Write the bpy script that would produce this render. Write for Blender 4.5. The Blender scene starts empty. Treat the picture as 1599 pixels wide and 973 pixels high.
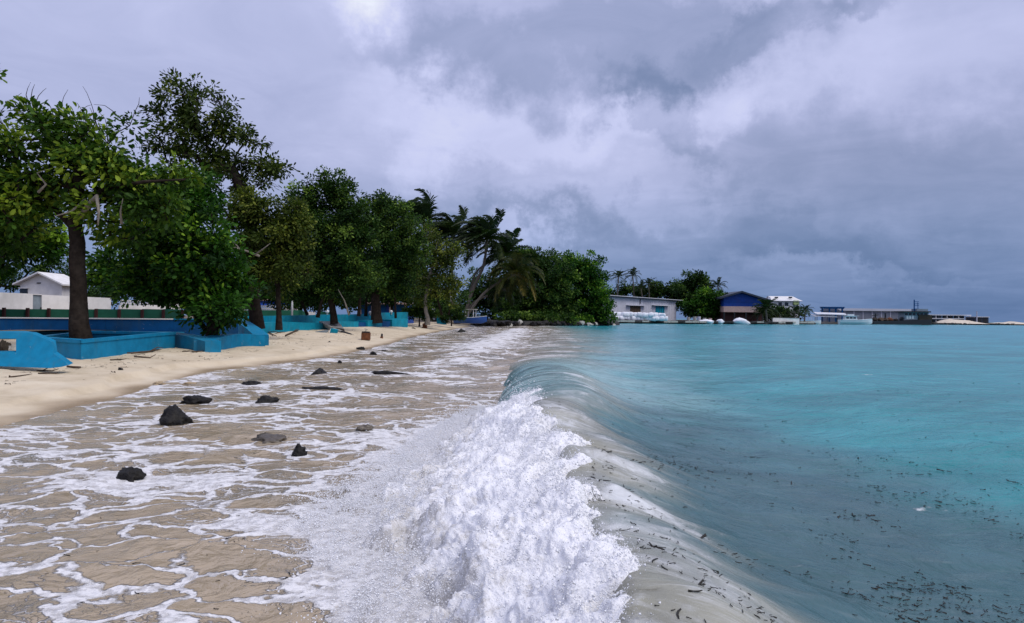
import bpy, bmesh, math, random
import numpy as np
from mathutils import Vector, Matrix

R = math.radians
scene = bpy.context.scene
col = scene.collection

# ------------------------------------------------------------------ camera
W0, H0, F0 = 1599.0, 973.0, 1120.0          # photograph size and focal length in its pixels
EYE = 1.35
cam_data = bpy.data.cameras.new('camera')
cam_data.sensor_width = 36.0
cam_data.lens = 36.0 * F0 / W0
cam_data.clip_start = 0.05
cam_data.clip_end = 9000.0
cam = bpy.data.objects.new('camera', cam_data)
col.objects.link(cam)
CM = Matrix.Translation((0, 0, EYE)) @ Matrix.Rotation(R(90 + 0.435), 4, 'X') @ Matrix.Rotation(R(0.6), 4, 'Z')
cam.matrix_world = CM
scene.camera = cam

def ray(px, py):
    d = CM.to_3x3() @ Vector(((px - W0 / 2) / F0, -(py - H0 / 2) / F0, -1.0))
    return d
def at(px, py, Y):                            # the point at depth Y (metres ahead) behind a pixel
    d = ray(px, py)
    return Vector((0, 0, EYE)) + d * (Y / d.y)
def onz(px, py, z):                           # where a pixel's ray meets the level z
    d = ray(px, py)
    return Vector((0, 0, EYE)) + d * ((z - EYE) / d.z)
def ppm(Y): return F0 / Y                     # pixels per metre at depth Y

# ------------------------------------------------------------------ world: grey-violet monsoon sky
def nd(nt, t, **kw):
    n = nt.nodes.new(t)
    for k, v in kw.items():
        if k.startswith('i_'):
            key = k[2:]
            key = int(key) if key.isdigit() else key.replace('_', ' ')
            if hasattr(v, 'is_linked') or isinstance(v, bpy.types.NodeSocket):
                nt.links.new(v, n.inputs[key])
            else:
                n.inputs[key].default_value = v
        else:
            setattr(n, k, v)
    return n
def mth(nt, op, a, b=None, c=None, clamp=False):
    n = nt.nodes.new('ShaderNodeMath'); n.operation = op; n.use_clamp = clamp
    for i, v in enumerate((a, b, c)):
        if v is None: continue
        if isinstance(v, bpy.types.NodeSocket): nt.links.new(v, n.inputs[i])
        else: n.inputs[i].default_value = v
    return n.outputs[0]
def mixc(nt, f, a, b, blend='MIX'):
    n = nt.nodes.new('ShaderNodeMix'); n.data_type = 'RGBA'; n.blend_type = blend
    for s, v in ((n.inputs[0], f), (n.inputs[6], a), (n.inputs[7], b)):
        if isinstance(v, bpy.types.NodeSocket): nt.links.new(v, s)
        else: s.default_value = (v if not isinstance(v, tuple) else (v + (1,) if len(v) == 3 else v))
    return n.outputs[2]
def ramp(nt, f, stops, interp='LINEAR'):
    n = nt.nodes.new('ShaderNodeValToRGB'); n.color_ramp.interpolation = interp
    e = n.color_ramp.elements
    while len(e) < len(stops): e.new(0.5)
    for i, (p, c) in enumerate(stops):
        e[i].position = p; e[i].color = (c + (1,)) if len(c) == 3 else c
    nt.links.new(f, n.inputs[0])
    return n.outputs[0]
def mrange(nt, v, a, b, c=0.0, d=1.0, smooth=True):
    n = nt.nodes.new('ShaderNodeMapRange')
    n.interpolation_type = 'SMOOTHSTEP' if smooth else 'LINEAR'
    nt.links.new(v, n.inputs[0])
    for i, x in enumerate((a, b, c, d)): n.inputs[i + 1].default_value = x
    return n.outputs[0]

SUN_AZ, SUN_EL = 118.0, 56.0                  # degrees right of the view axis, above the horizon
w = bpy.data.worlds.new('World'); scene.world = w; w.use_nodes = True
nt = w.node_tree; nt.nodes.clear()
tc = nd(nt, 'ShaderNodeTexCoord')
D = tc.outputs['Generated']
sep = nd(nt, 'ShaderNodeSeparateXYZ', i_0=D)
sky = nd(nt, 'ShaderNodeTexSky', sky_type='NISHITA', sun_disc=False)
sky.sun_elevation = R(SUN_EL); sky.sun_rotation = R(SUN_AZ)
sky.air_density = 1.4; sky.dust_density = 3.0
# flat cloud-deck coordinates, so that clouds crowd together towards the horizon
zc = mth(nt, 'ADD', mth(nt, 'MAXIMUM', sep.outputs[2], 0.0), 0.16)
cx = mth(nt, 'DIVIDE', sep.outputs[0], zc); cy = mth(nt, 'DIVIDE', sep.outputs[1], zc)
deck = nd(nt, 'ShaderNodeCombineXYZ', i_0=cx, i_1=cy, i_2=0.0).outputs[0]
nA = nd(nt, 'ShaderNodeTexNoise', i_Vector=deck, i_Scale=0.75, i_Detail=6.0, i_Roughness=0.52, i_Distortion=0.5).outputs[0]
nB = nd(nt, 'ShaderNodeTexNoise', i_Vector=deck, i_Scale=2.3, i_Detail=8.0, i_Roughness=0.6, i_Distortion=1.1).outputs[0]
# domain warp of the direction for ragged cloud edges
wn = nd(nt, 'ShaderNodeTexNoise', i_Vector=D, i_Scale=6.5, i_Detail=8.0, i_Roughness=0.62)
wv = nd(nt, 'ShaderNodeVectorMath', operation='SUBTRACT', i_0=wn.outputs['Color']); wv.inputs[1].default_value = (0.5, 0.5, 0.5)
ws = nd(nt, 'ShaderNodeVectorMath', operation='SCALE', i_0=wv.outputs[0]); ws.inputs['Scale'].default_value = 0.27
DW = nd(nt, 'ShaderNodeVectorMath', operation='ADD', i_0=D, i_1=ws.outputs[0]).outputs[0]
el = mth(nt, 'MAXIMUM', sep.outputs[2], 0.0)
base = ramp(nt, el, [(0.0, (.23,) * 3), (0.05, (.28,) * 3), (0.12, (.43,) * 3), (0.22, (.58,) * 3), (0.45, (.66,) * 3), (1.0, (.72,) * 3)])
val = mth(nt, 'ADD', base, mth(nt, 'MULTIPLY', mth(nt, 'SUBTRACT', nA, 0.5), 0.26))
val = mth(nt, 'ADD', val, mth(nt, 'MULTIPLY', mth(nt, 'SUBTRACT', nB, 0.5), 0.22))
def cloud(px, py, rx, ry, rot, amp, soft=0.0):
    """one cloud bank seen in the photograph: an uneven ellipse of directions (rx, ry in photo pixels)"""
    global val
    d = ray(px, py).normalized()
    m = nd(nt, 'ShaderNodeMapping', vector_type='TEXTURE', i_Vector=DW)
    m.inputs['Location'].default_value = d
    m.inputs['Rotation'].default_value = (0, R(rot), 0)
    m.inputs['Scale'].default_value = (rx / F0, 0.5, ry / F0)
    ln = nd(nt, 'ShaderNodeVectorMath', operation='LENGTH', i_0=m.outputs[0]).outputs['Value']
    msk = mrange(nt, ln, 1.25, soft, 0.0, 1.0)
    val = mth(nt, 'MULTIPLY_ADD', msk, amp, val)
cloud(905, 90, 320, 90, 3, -0.19, 0.72)
cloud(1035, 205, 95, 34, 52, -0.16, 0.55)
cloud(1165, 60, 120, 44, -25, -0.11, 0.6)
cloud(1325, 5, 70, 24, 0, -0.14, 0.5)
cloud(830, 345, 210, 40, 10, -0.13, 0.3)
cloud(1340, 245, 300, 90, 5, -0.10, 0.2)
cloud(1260, 372, 190, 34, 6, -0.10, 0.3)
cloud(350, 60, 330, 90, 0, -0.02, 0.2)
cloud(590, 18, 95, 62, 20, 0.36, 0.0)
cloud(760, 10, 150, 40, 0, 0.12, 0.2)
cloud(800, 205, 250, 62, 4, 0.14, 0.55)
cloud(1100, 205, 110, 52, -28, 0.13, 0.45)
cloud(1210, 110, 150, 80, -20, 0.10, 0.3)
cloud(828, 362, 66, 36, 14, 0.26, 0.45)
cloud(980, 320, 190, 46, 8, 0.09, 0.2)
cloud(1430, 110, 190, 90, 0, 0.05, 0.1)
cloud(1340, 402, 160, 13, -5, 0.07, 0.3)
cloud(1450, 330, 380, 130, 4, -0.06, 0.1)
ccol = ramp(nt, val, [(0.0, (.062, .108, .215)), (0.22, (.132, .178, .310)), (0.40, (.222, .262, .420)),
                      (0.55, (.328, .360, .550)), (0.72, (.455, .482, .695)), (0.9, (.60, .62, .74)), (1.0, (.74, .78, .84))])
bg1 = nd(nt, 'ShaderNodeBackground', i_Color=sky.outputs[0], i_Strength=0.08)
ccol = mixc(nt, mrange(nt, el, 0.0, 0.22, .8, 0.0), ccol, mixc(nt, 1.0, ccol, (.80, 1.0, 1.10), 'MULTIPLY'))
bg2 = nd(nt, 'ShaderNodeBackground', i_Color=ccol, i_Strength=0.97)
ms = nt.nodes.new('ShaderNodeMixShader'); ms.inputs[0].default_value = 0.94
nt.links.new(bg1.outputs[0], ms.inputs[1]); nt.links.new(bg2.outputs[0], ms.inputs[2])
wo = nd(nt, 'ShaderNodeOutputWorld'); nt.links.new(ms.outputs[0], wo.inputs[0])

# ------------------------------------------------------------------ sun behind the cloud
sl = bpy.data.lights.new('sun', 'SUN'); sl.energy = 1.5; sl.angle = R(32); sl.color = (1.0, 0.95, 0.88)
so = bpy.data.objects.new('sun', sl); col.objects.link(so)
sd = Vector((math.sin(R(SUN_AZ)) * math.cos(R(SUN_EL)), math.cos(R(SUN_AZ)) * math.cos(R(SUN_EL)), math.sin(R(SUN_EL))))
so.rotation_euler = sd.to_track_quat('Z', 'Y').to_euler()
so.location = sd * 60

vs = scene.view_settings
vs.view_transform = 'Standard'; vs.look = 'None'; vs.exposure = 0.45; vs.gamma = 1.0
vs.use_curve_mapping = False
scene.render.engine = 'CYCLES'
cy_ = scene.cycles
cy_.use_denoising = True
cy_.max_bounces = 5; cy_.diffuse_bounces = 2; cy_.glossy_bounces = 2; cy_.transmission_bounces = 3; cy_.transparent_max_bounces = 6
cy_.caustics_reflective = False; cy_.caustics_refractive = False

# ------------------------------------------------------------------ numeric helpers
rng = np.random.default_rng(7)
random.seed(7)
_perm = np.random.default_rng(11).permutation(256)
_perm = np.concatenate([_perm, _perm, _perm])
_grad = np.random.default_rng(5).normal(size=(256, 3)); _grad /= np.linalg.norm(_grad, axis=1)[:, None]
def perlin(x, y, z=0.0):
    x, y, z = np.broadcast_arrays(np.asarray(x, float), np.asarray(y, float), np.asarray(z, float))
    xi, yi, zi = np.floor(x).astype(int), np.floor(y).astype(int), np.floor(z).astype(int)
    fx, fy, fz = x - xi, y - yi, z - zi
    xi &= 255; yi &= 255; zi &= 255
    u, v, w_ = (t * t * t * (t * (t * 6 - 15) + 10) for t in (fx, fy, fz))
    def g(a, b, c):
        h = _perm[_perm[_perm[(xi + a) & 255] + ((yi + b) & 255)] + ((zi + c) & 255)]
        G = _grad[h]
        return G[..., 0] * (fx - a) + G[..., 1] * (fy - b) + G[..., 2] * (fz - c)
    l = lambda a, b, t: a + t * (b - a)
    return 1.6 * l(l(l(g(0, 0, 0), g(1, 0, 0), u), l(g(0, 1, 0), g(1, 1, 0), u), v),
                   l(l(g(0, 0, 1), g(1, 0, 1), u), l(g(0, 1, 1), g(1, 1, 1), u), v), w_)
def fbm(x, y, z=0.0, o=4, gain=0.5):
    s, a = 0.0, 1.0
    for i in range(o):
        s = s + a * perlin(np.asarray(x) * 2 ** i + 17.3 * i, np.asarray(y) * 2 ** i + 9.1 * i, np.asarray(z) * 2 ** i)
        a *= gain
    return s
def norm(a): return a / np.maximum(np.linalg.norm(a, axis=-1, keepdims=True), 1e-9)
def sstep(a, b, x):
    t = np.clip((np.asarray(x, float) - a) / (b - a), 0, 1)
    return t * t * (3 - 2 * t)

def mesh_np(name, V, Fq, mat, smooth=True, attrs=None):
    """mesh from arrays: V (n,3), Fq (m,k) with one k for every face"""
    me = bpy.data.meshes.new(name)
    V = np.ascontiguousarray(V, np.float32); Fq = np.ascontiguousarray(Fq, np.int32)
    k = Fq.shape[1]
    me.vertices.add(len(V)); me.vertices.foreach_set('co', V.ravel())
    me.loops.add(Fq.size); me.loops.foreach_set('vertex_index', Fq.ravel())
    me.polygons.add(len(Fq))
    me.polygons.foreach_set('loop_start', np.arange(0, Fq.size, k, dtype=np.int32))
    if smooth: me.polygons.foreach_set('use_smooth', np.ones(len(Fq), bool))
    me.update(calc_edges=True)
    for an, av in (attrs or {}).items():
        av = np.asarray(av, np.float32)
        if av.ndim == 1:
            a = me.attributes.new(an, 'FLOAT', 'POINT'); a.data.foreach_set('value', av)
        else:
            a = me.attributes.new(an, 'FLOAT_COLOR', 'POINT')
            a.data.foreach_set('color', np.concatenate([av, np.ones((len(av), 1), np.float32)], 1).astype(np.float32).ravel())
    if mat: me.materials.append(mat)
    return me
def grid_faces(nr, nc):
    i = np.arange(nr - 1)[:, None] * nc + np.arange(nc - 1)[None, :]
    return np.stack([i, i + 1, i + nc + 1, i + nc], -1).reshape(-1, 4)
def link(name, me, parent=None):
    o = bpy.data.objects.new(name, me); col.objects.link(o)
    if parent: o.parent = parent
    return o
def tag(o, label=None, cat=None, group=None, kind=None):
    if label: o['label'] = label
    if cat: o['category'] = cat
    if group: o['group'] = group
    if kind: o['kind'] = kind
    return o
def thing(name, loc, label, cat, group=None, rz=0.0):
    o = bpy.data.objects.new(name, None); col.objects.link(o)
    o.empty_display_size = 0.2
    o.location = loc; o.rotation_euler = (0, 0, rz)
    return tag(o, label, cat, group)

def wmat(o):
    M = Matrix.Identity(4)
    while o is not None:
        M = Matrix.LocRotScale(o.location, o.rotation_euler, o.scale) @ M; o = o.parent
    return M
class MB:
    """collects boxes, prisms and tubes into one mesh; coordinates are world ones, build() moves them into the parent's frame"""
    def __init__(s): s.v = []; s.f = []
    def add(s, vs, fs):
        b = len(s.v); s.v += [tuple(p) for p in vs]; s.f += [tuple(i + b for i in f) for f in fs]; return s
    def box(s, c, size, rz=0.0, tilt=(0, 0)):
        M = Matrix.Translation(c) @ Matrix.Rotation(rz, 4, 'Z') @ Matrix.Rotation(tilt[0], 4, 'X') @ Matrix.Rotation(tilt[1], 4, 'Y')
        x, y, z = (t / 2 for t in size)
        vs = [M @ Vector(p) for p in ((-x, -y, -z), (x, -y, -z), (x, y, -z), (-x, y, -z), (-x, -y, z), (x, -y, z), (x, y, z), (-x, y, z))]
        return s.add(vs, [(0, 3, 2, 1), (4, 5, 6, 7), (0, 1, 5, 4), (1, 2, 6, 5), (2, 3, 7, 6), (3, 0, 4, 7)])
    def hexa(s, lo, hi):                       # four low and four high corners
        return s.add(list(lo) + list(hi), [(0, 3, 2, 1), (4, 5, 6, 7), (0, 1, 5, 4), (1, 2, 6, 5), (2, 3, 7, 6), (3, 0, 4, 7)])
    def wall(s, p, q, z0, z1, t, z1q=None, z0q=None):   # upright slab along p-q, thickness t to its far side
        p, q = Vector((p[0], p[1], 0)), Vector((q[0], q[1], 0))
        n = (q - p).normalized(); n = Vector((-n.y, n.x, 0)) * t
        z1q = z1 if z1q is None else z1q; z0q = z0 if z0q is None else z0q
        pt = lambda a, z: Vector((a.x, a.y, z))
        return s.hexa([pt(p, z0), pt(q, z0q), pt(q + n, z0q), pt(p + n, z0)], [pt(p, z1), pt(q, z1q), pt(q + n, z1q), pt(p + n, z1)])
    def prism(s, poly, off):                   # a polygon (3D points) pushed along off
        n = len(poly); off = Vector(off)
        s.add([Vector(p) for p in poly] + [Vector(p) + off for p in poly],
              [tuple(range(n))[::-1], tuple(range(n, 2 * n))] + [(i, (i + 1) % n, n + (i + 1) % n, n + i) for i in range(n)])
        return s
    def tube(s, pts, rad, n=6, cap=True):
        pts = [Vector(p) for p in pts]
        if not isinstance(rad, (list, tuple)): rad = [rad] * len(pts)
        rings = []; up = Vector((0.13, 0.21, 1)).normalized()
        b = len(s.v)
        for i, p in enumerate(pts):
            d = (pts[min(i + 1, len(pts) - 1)] - pts[max(i - 1, 0)]).normalized()
            a = d.cross(up)
            if a.length < 0.05: a = d.cross(Vector((1, 0, 0)))
            a.normalize(); c = d.cross(a)
            for k in range(n):
                t = 2 * math.pi * k / n
                s.v.append(tuple(p + (a * math.cos(t) + c * math.sin(t)) * rad[i]))
        for i in range(len(pts) - 1):
            for k in range(n):
                s.f.append((b + i * n + k, b + i * n + (k + 1) % n, b + (i + 1) * n + (k + 1) % n, b + (i + 1) * n + k))
        if cap:
            s.f.append(tuple(b + k for k in range(n))[::-1])
            e = b + (len(pts) - 1) * n
            s.f.append(tuple(e + k for k in range(n)))
        return s
    def build(s, name, mat, parent=None, smooth=False, bevel=0.0):
        me = bpy.data.meshes.new(name)
        o = Vector((0, 0, 0)); Mi = Matrix.Identity(4)
        if parent is not None:
            Mi = wmat(parent).inverted()
        me.from_pydata([tuple(Mi @ Vector(v)) for v in s.v], [], s.f)
        if bevel > 0:
            bm = bmesh.new(); bm.from_mesh(me)
            bmesh.ops.bevel(bm, geom=list(bm.edges), offset=bevel, segments=2, affect='EDGES', clamp_overlap=True)
            bm.to_mesh(me); bm.free()
        if smooth: me.polygons.foreach_set('use_smooth', [True] * len(me.polygons))
        me.update()
        me.materials.append(mat)
        return link(name, me, parent)

# ------------------------------------------------------------------ materials
def newmat(name):
    m = bpy.data.materials.new(name); m.use_nodes = True
    t = m.node_tree; t.nodes.clear()
    out = t.nodes.new('ShaderNodeOutputMaterial'); b = t.nodes.new('ShaderNodeBsdfPrincipled')
    t.links.new(b.outputs[0], out.inputs[0])
    return m, t, b
def setin(t, b, key, v):
    if isinstance(v, bpy.types.NodeSocket): t.links.new(v, b.inputs[key])
    else: b.inputs[key].default_value = (v + (1,)) if isinstance(v, tuple) and len(v) == 3 else v
def plain(name, c, rough=0.7, var=0.25, scale=6.0, bump=0.2, dirt=None, spec=0.3, metal=0.0, dirt_amt=0.45, chips=0.0):
    m, t, b = newmat(name)
    g = nd(t, 'ShaderNodeNewGeometry').outputs['Position']
    n1 = nd(t, 'ShaderNodeTexNoise', i_Vector=g, i_Scale=scale, i_Detail=6.0, i_Roughness=0.6).outputs[0]
    n2 = nd(t, 'ShaderNodeTexNoise', i_Vector=g, i_Scale=scale * 0.23, i_Detail=5.0, i_Roughness=0.6).outputs[0]
    k = mrange(t, n1, 0.25, 0.75, 1 - var, 1 + var * 0.6)
    cc = mixc(t, 1.0, c, nd(t, 'ShaderNodeCombineXYZ', i_0=k, i_1=k, i_2=k).outputs[0], 'MULTIPLY')
    if dirt is not None:
        cc = mixc(t, mth(t, 'MULTIPLY', mrange(t, n2, 0.5, 0.72), dirt_amt), cc, dirt)
    if chips:
        n3 = nd(t, 'ShaderNodeTexNoise', i_Vector=g, i_Scale=scale * 3.0, i_Detail=9.0, i_Roughness=.68).outputs[0]
        cc = mixc(t, mth(t, 'MULTIPLY', mrange(t, n3, .64, .69), chips), cc, (.34, .35, .34))
        mpv = nd(t, 'ShaderNodeMapping', i_Vector=g); mpv.inputs['Scale'].default_value = (5.0, 5.0, .7)
        n4 = nd(t, 'ShaderNodeTexNoise', i_Vector=mpv.outputs[0], i_Scale=1.0, i_Detail=6.0, i_Roughness=.6).outputs[0]
        cc = mixc(t, mrange(t, n4, .52, .75, 0, .45), cc, dirt)
    setin(t, b, 'Base Color', cc)
    b.inputs['Roughness'].default_value = rough
    b.inputs['Specular IOR Level'].default_value = spec
    b.inputs['Metallic'].default_value = metal
    if bump > 0:
        bp = nd(t, 'ShaderNodeBump', i_Height=n1, i_Strength=bump, i_Distance=0.03)
        t.links.new(bp.outputs[0], b.inputs['Normal'])
    return m
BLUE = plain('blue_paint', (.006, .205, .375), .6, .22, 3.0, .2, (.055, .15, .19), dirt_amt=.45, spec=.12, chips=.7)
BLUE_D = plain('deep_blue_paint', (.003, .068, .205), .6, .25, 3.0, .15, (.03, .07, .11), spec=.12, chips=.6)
TEAL = plain('turquoise_paint', (.004, .235, .34), .6, .25, 2.5, .15, (.05, .13, .15), spec=.12, chips=.6)
ROYAL = plain('royal_blue_paint', (.006, .055, .30), .55, .2, 2.0, .1, (.03, .05, .2))
GREEN_P = plain('green_paint', (.012, .12, .07), .6, .25, 2.0, .1, (.04, .07, .05))
WHITE_P = plain('white_plaster', (.72, .71, .70), .75, .12, 2.0, .15, (.42, .41, .38))
CREAM_P = plain('cream_trim', (.60, .42, .36), .7, .15, 2.0, .1, (.4, .3, .25))
GREY_P = plain('grey_paint', (.22, .27, .31), .6, .2, 3.0, .1, (.15, .17, .2))
RUST = plain('rusty_steel', (.16, .06, .025), .85, .5, 14.0, .6, (.05, .02, .012))
CONC = plain('weathered_concrete', (.40, .39, .35), .85, .3, 7.0, .5, (.20, .19, .15))
DARKM = plain('dark_metal', (.025, .027, .032), .55, .3, 6.0, .2)
GREYM = plain('grey_sheet_metal', (.52, .52, .58), .5, .12, 1.2, .1, (.38, .36, .39))
ROOFW = plain('pale_roof_sheet', (.66, .67, .70), .45, .1, 1.0, .1, (.45, .45, .47))
ROOFD = plain('dark_roof_sheet', (.035, .045, .065), .5, .2, 1.0, .1)
BARK = plain('bark', (.028, .021, .016), .95, .5, 9.0, .9, (.065, .052, .04), spec=.1)
BARK_L = plain('pale_bark', (.26, .23, .19), .9, .35, 9.0, .6, (.12, .10, .08))
PALMB = plain('palm_bark', (.125, .108, .088), .9, .3, 7.0, .6, (.09, .08, .07))
ROCKM = plain('wet_dark_rock', (.012, .011, .010), .5, .6, 14.0, 1.0, (.035, .028, .018), spec=.22)
SOIL = plain('dark_soil', (.045, .036, .026), .95, .5, 6.0, .8, (.10, .08, .06))
WOOD = plain('driftwood', (.085, .055, .035), .9, .5, 12.0, .6, (.18, .13, .09))
BLACKW = plain('dark_wet_wood', (.016, .013, .011), .45, .5, 14.0, .8, spec=.5)
GLASS = plain('dark_glass', (.012, .016, .022), .12, .2, 2.0, 0.0, spec=.6)
BAGM = plain('white_bag_fabric', (.78, .78, .82), .75, .10, 3.0, .5, (.55, .54, .58))
SANDP = plain('pale_sand_heap', (.60, .53, .43), .95, .15, 1.2, .5, (.48, .42, .33))
HULLW = plain('white_hull', (.62, .68, .70), .35, .1, 1.0, .05, (.5, .55, .57))
HULLB = plain('blue_hull', (.012, .07, .30), .35, .2, 1.5, .05, (.05, .1, .2))
REDP = plain('dull_red_paint', (.075, .028, .024), .7, .3, 2.0, .2)
QUAY = plain('dark_wet_quay', (.035, .033, .031), .8, .6, 2.0, .8, (.10, .095, .085))
SHELL = plain('grey_shell_roof', (.20, .215, .25), .6, .12, .4, .05, (.16, .17, .2))
YELG = plain('yellow_green_paint', (.42, .50, .20), .7, .1, 1.0, .05)

def leafmat(name, dark, mid, light, rough=.6, trans=0.25):
    m, t, b = newmat(name)
    a = nd(t, 'ShaderNodeAttribute', attribute_name='tone')
    c = ramp(t, a.outputs['Fac'], [(0.0, dark), (0.55, mid), (0.88, light), (1.0, tuple(min(1, x * 1.5) for x in light))])
    setin(t, b, 'Base Color', c)
    b.inputs['Roughness'].default_value = rough
    b.inputs['Specular IOR Level'].default_value = 0.14
    tr = nd(t, 'ShaderNodeBsdfTranslucent', i_Color=mixc(t, 1.0, c, (1.0, 1.25, .45), 'MULTIPLY'))
    mx = t.nodes.new('ShaderNodeMixShader'); mx.inputs[0].default_value = trans
    out = [n for n in t.nodes if n.type == 'OUTPUT_MATERIAL'][0]
    t.links.new(b.outputs[0], mx.inputs[1]); t.links.new(tr.outputs[0], mx.inputs[2]); t.links.new(mx.outputs[0], out.inputs[0])
    return m
LEAF_A = leafmat('broad_leaf', (.010, .030, .004), (.050, .115, .010), (.20, .27, .025))
LEAF_B = leafmat('deep_green_leaf', (.006, .022, .004), (.032, .078, .012), (.13, .20, .03))
LEAF_O = leafmat('olive_leaf', (.012, .024, .003), (.056, .086, .011), (.18, .20, .03))
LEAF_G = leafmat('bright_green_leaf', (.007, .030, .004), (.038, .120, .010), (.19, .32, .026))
LEAF_P = leafmat('palm_leaflet', (.008, .020, .006), (.022, .042, .012), (.07, .09, .026), rough=.42)
LEAF_Y = leafmat('yellowing_palm_leaflet', (.016, .028, .007), (.050, .062, .014), (.17, .13, .03), rough=.45)

# ------------------------------------------------------------------ the shore in plan
def wl(Y): return 0.10 + 0.20 * sstep(8, 45, Y)            # height of the water's edge
_sh = [(-420, 860), (-150, 735), (0, 668), (60, 650), (120, 632), (200, 615), (262, 597), (335, 578), (400, 571), (480, 562), (545, 551), (600, 539), (645, 526), (690, 517), (735, 510)]
_sp = []
for px, py in _sh:
    p = onz(px, py, 0.1)
    for _ in range(6): p = onz(px, py, float(wl(p.y)))
    _sp.append((p.y, p.x))
_sp = sorted(_sp)
_sy = np.array([0.2] + [a for a, b in _sp] + [95, 130]); _sx = np.array([_sp[0][1]] + [b for a, b in _sp] + [-6.0, -6.0])
def xs(Y): return np.interp(Y, _sy, _sx)
def sand_z(X, Y, detail=True):
    X = np.asarray(X, float); Y = np.asarray(Y, float)
    jag = 0.18 * fbm(X * 0.0 + 3.1, Y * 0.35, 0, 3) if detail else 0
    d = xs(Y) - X + jag
    up = wl(Y) + (.055 + .06 * sstep(22, 42, Y)) * np.clip(d, 0, 3.2) + 0.022 * np.clip(d - 3.2, 0, 9)
    dn = wl(Y) + 0.05 * np.maximum(d, -9) - 0.012
    z = np.where(d > 0, up, dn)
    if detail:
        scarp = sstep(0.55, 0.75, d + 0.25 * fbm(X * 0.6, Y * 0.5, 2.0, 3)) * sstep(8, 11, Y) * (1 - sstep(24, 30, Y)) * 0.085
        z = z + scarp + 0.034 * fbm(X * 0.9, Y * 0.9, 5.0, 4) * sstep(-0.2, 1.0, d) + 0.012 * fbm(X * 3.4, Y * 3.4, 1.0, 3) * sstep(0.9, 1.6, d)
    return z

# sand: one sheet, finer near the camera, on under the water
def rows(a, b, r):
    n = int(math.log(b / a) / math.log(r)) + 1
    return a * r ** np.arange(n + 1)
def sand():
    ys = np.concatenate([[-6, -3, 0], rows(0.8, 140, 1.013)])
    t = np.linspace(0, 1, 330)
    YY = ys[:, None] + 0 * t[None]
    xl = xs(ys) - (5 + np.maximum(ys, 2) * 1.0)
    xr = np.maximum(2.5, xs(ys) + 3)
    xm = xs(ys)
    # two thirds of the columns on the inland side, crowded at the waterline
    ta = t[:230] / t[229]; tb = (t[230:] - t[229]) / (1 - t[229])
    XX = np.concatenate([xl[:, None] + (xm - xl)[:, None] * (1 - (1 - ta[None]) ** 2.0), xm[:, None] + (xr - xm)[:, None] * tb[None]], 1)
    ZZ = sand_z(XX, YY)
    d = xs(YY) - XX
    ZZ = np.where(d < -8, np.minimum(ZZ, -0.5), ZZ)
    wet = 1 - sstep(-0.1, 0.55, d + 0.25 * fbm(XX * 0.8, YY * 0.8, 3.0, 4))
    V = np.stack([XX, YY, ZZ], -1).reshape(-1, 3)
    m, nt_, b = newmat('beach_sand')
    g = nd(nt_, 'ShaderNodeNewGeometry').outputs['Position']
    n1 = nd(nt_, 'ShaderNodeTexNoise', i_Vector=g, i_Scale=1.3, i_Detail=8.0, i_Roughness=0.65).outputs[0]
    n2 = nd(nt_, 'ShaderNodeTexNoise', i_Vector=g, i_Scale=55.0, i_Detail=4.0, i_Roughness=0.7).outputs[0]
    n3 = nd(nt_, 'ShaderNodeTexNoise', i_Vector=g, i_Scale=7.0, i_Detail=5.0, i_Roughness=0.6).outputs[0]
    dry = ramp(nt_, n1, [(0.28, (.46, .375, .25)), (0.5, (.60, .505, .36)), (0.75, (.67, .585, .44))])
    dry = mixc(nt_, mrange(nt_, n2, 0.55, 0.8, 0, .35), dry, (.35, .26, .17))
    wt = nd(nt_, 'ShaderNodeAttribute', attribute_name='wet').outputs['Fac']
    cc = mixc(nt_, wt, dry, (.30, .215, .125))
    setin(nt_, b, 'Base Color', cc)
    setin(nt_, b, 'Roughness', mrange(nt_, wt, 0.2, 1.0, .95, .32))
    b.inputs['Specular IOR Level'].default_value = .3
    hh = mth(nt_, 'MULTIPLY_ADD', n2, .12, n3)
    bp = nd(nt_, 'ShaderNodeBump', i_Height=hh, i_Strength=.55, i_Distance=.05)
    nt_.links.new(bp.outputs[0], b.inputs['Normal'])
    o = link('beach_sand', mesh_np('beach_sand', V, grid_faces(*XX.shape), m, attrs={'wet': wet.ravel()}))
    tag(o, kind='structure')
sand()

# ------------------------------------------------------------------ the breaking wave
# crest line: pixels of the crest in the photograph, with its height there
_cr = [(1000, 1150, .55), (988, 985, .56), (1000, 890, .58), (960, 800, .56), (906, 742, .54), (880, 660, .54), (833, 601, .53), (822, 572, .50)]
_cp = sorted([(p.y, p.x, h) for p, h in [(onz(a, b, h), h) for a, b, h in _cr]])
_cy = np.array([0.3] + [c[0] for c in _cp] + [20, 26, 36, 55, 80, 110]); _cxx = np.array([_cp[0][1]] + [c[1] for c in _cp] + [.30, .55, 1.0, 1.7, 2.2, 2.4])
_ch = np.array([.55] + [c[2] for c in _cp] + [.27, .28, .32, .345, .34, .33])
def xc0(Y): return np.interp(Y, _cy, _cxx) + 0.03 * np.sin(np.asarray(Y) * 1.7) * sstep(3, 6, Y)
def lipw(Y): return 0.15 + .15 * sstep(6.2, 8, Y) + .52 * sstep(6.6, 8.8, Y) * (1 - .4 * sstep(15, 26, Y)) + 1.3 * sstep(15, 24, Y) + .6 * sstep(24, 45, Y)
def xc(Y): return xc0(Y) + np.maximum(lipw(Y) - .30, 0) * .85
def hs(Y): return hc(Y) - .07 * (1 - sstep(6, 8, Y))
def hc(Y): return np.interp(Y, _cy, _ch)

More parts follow.
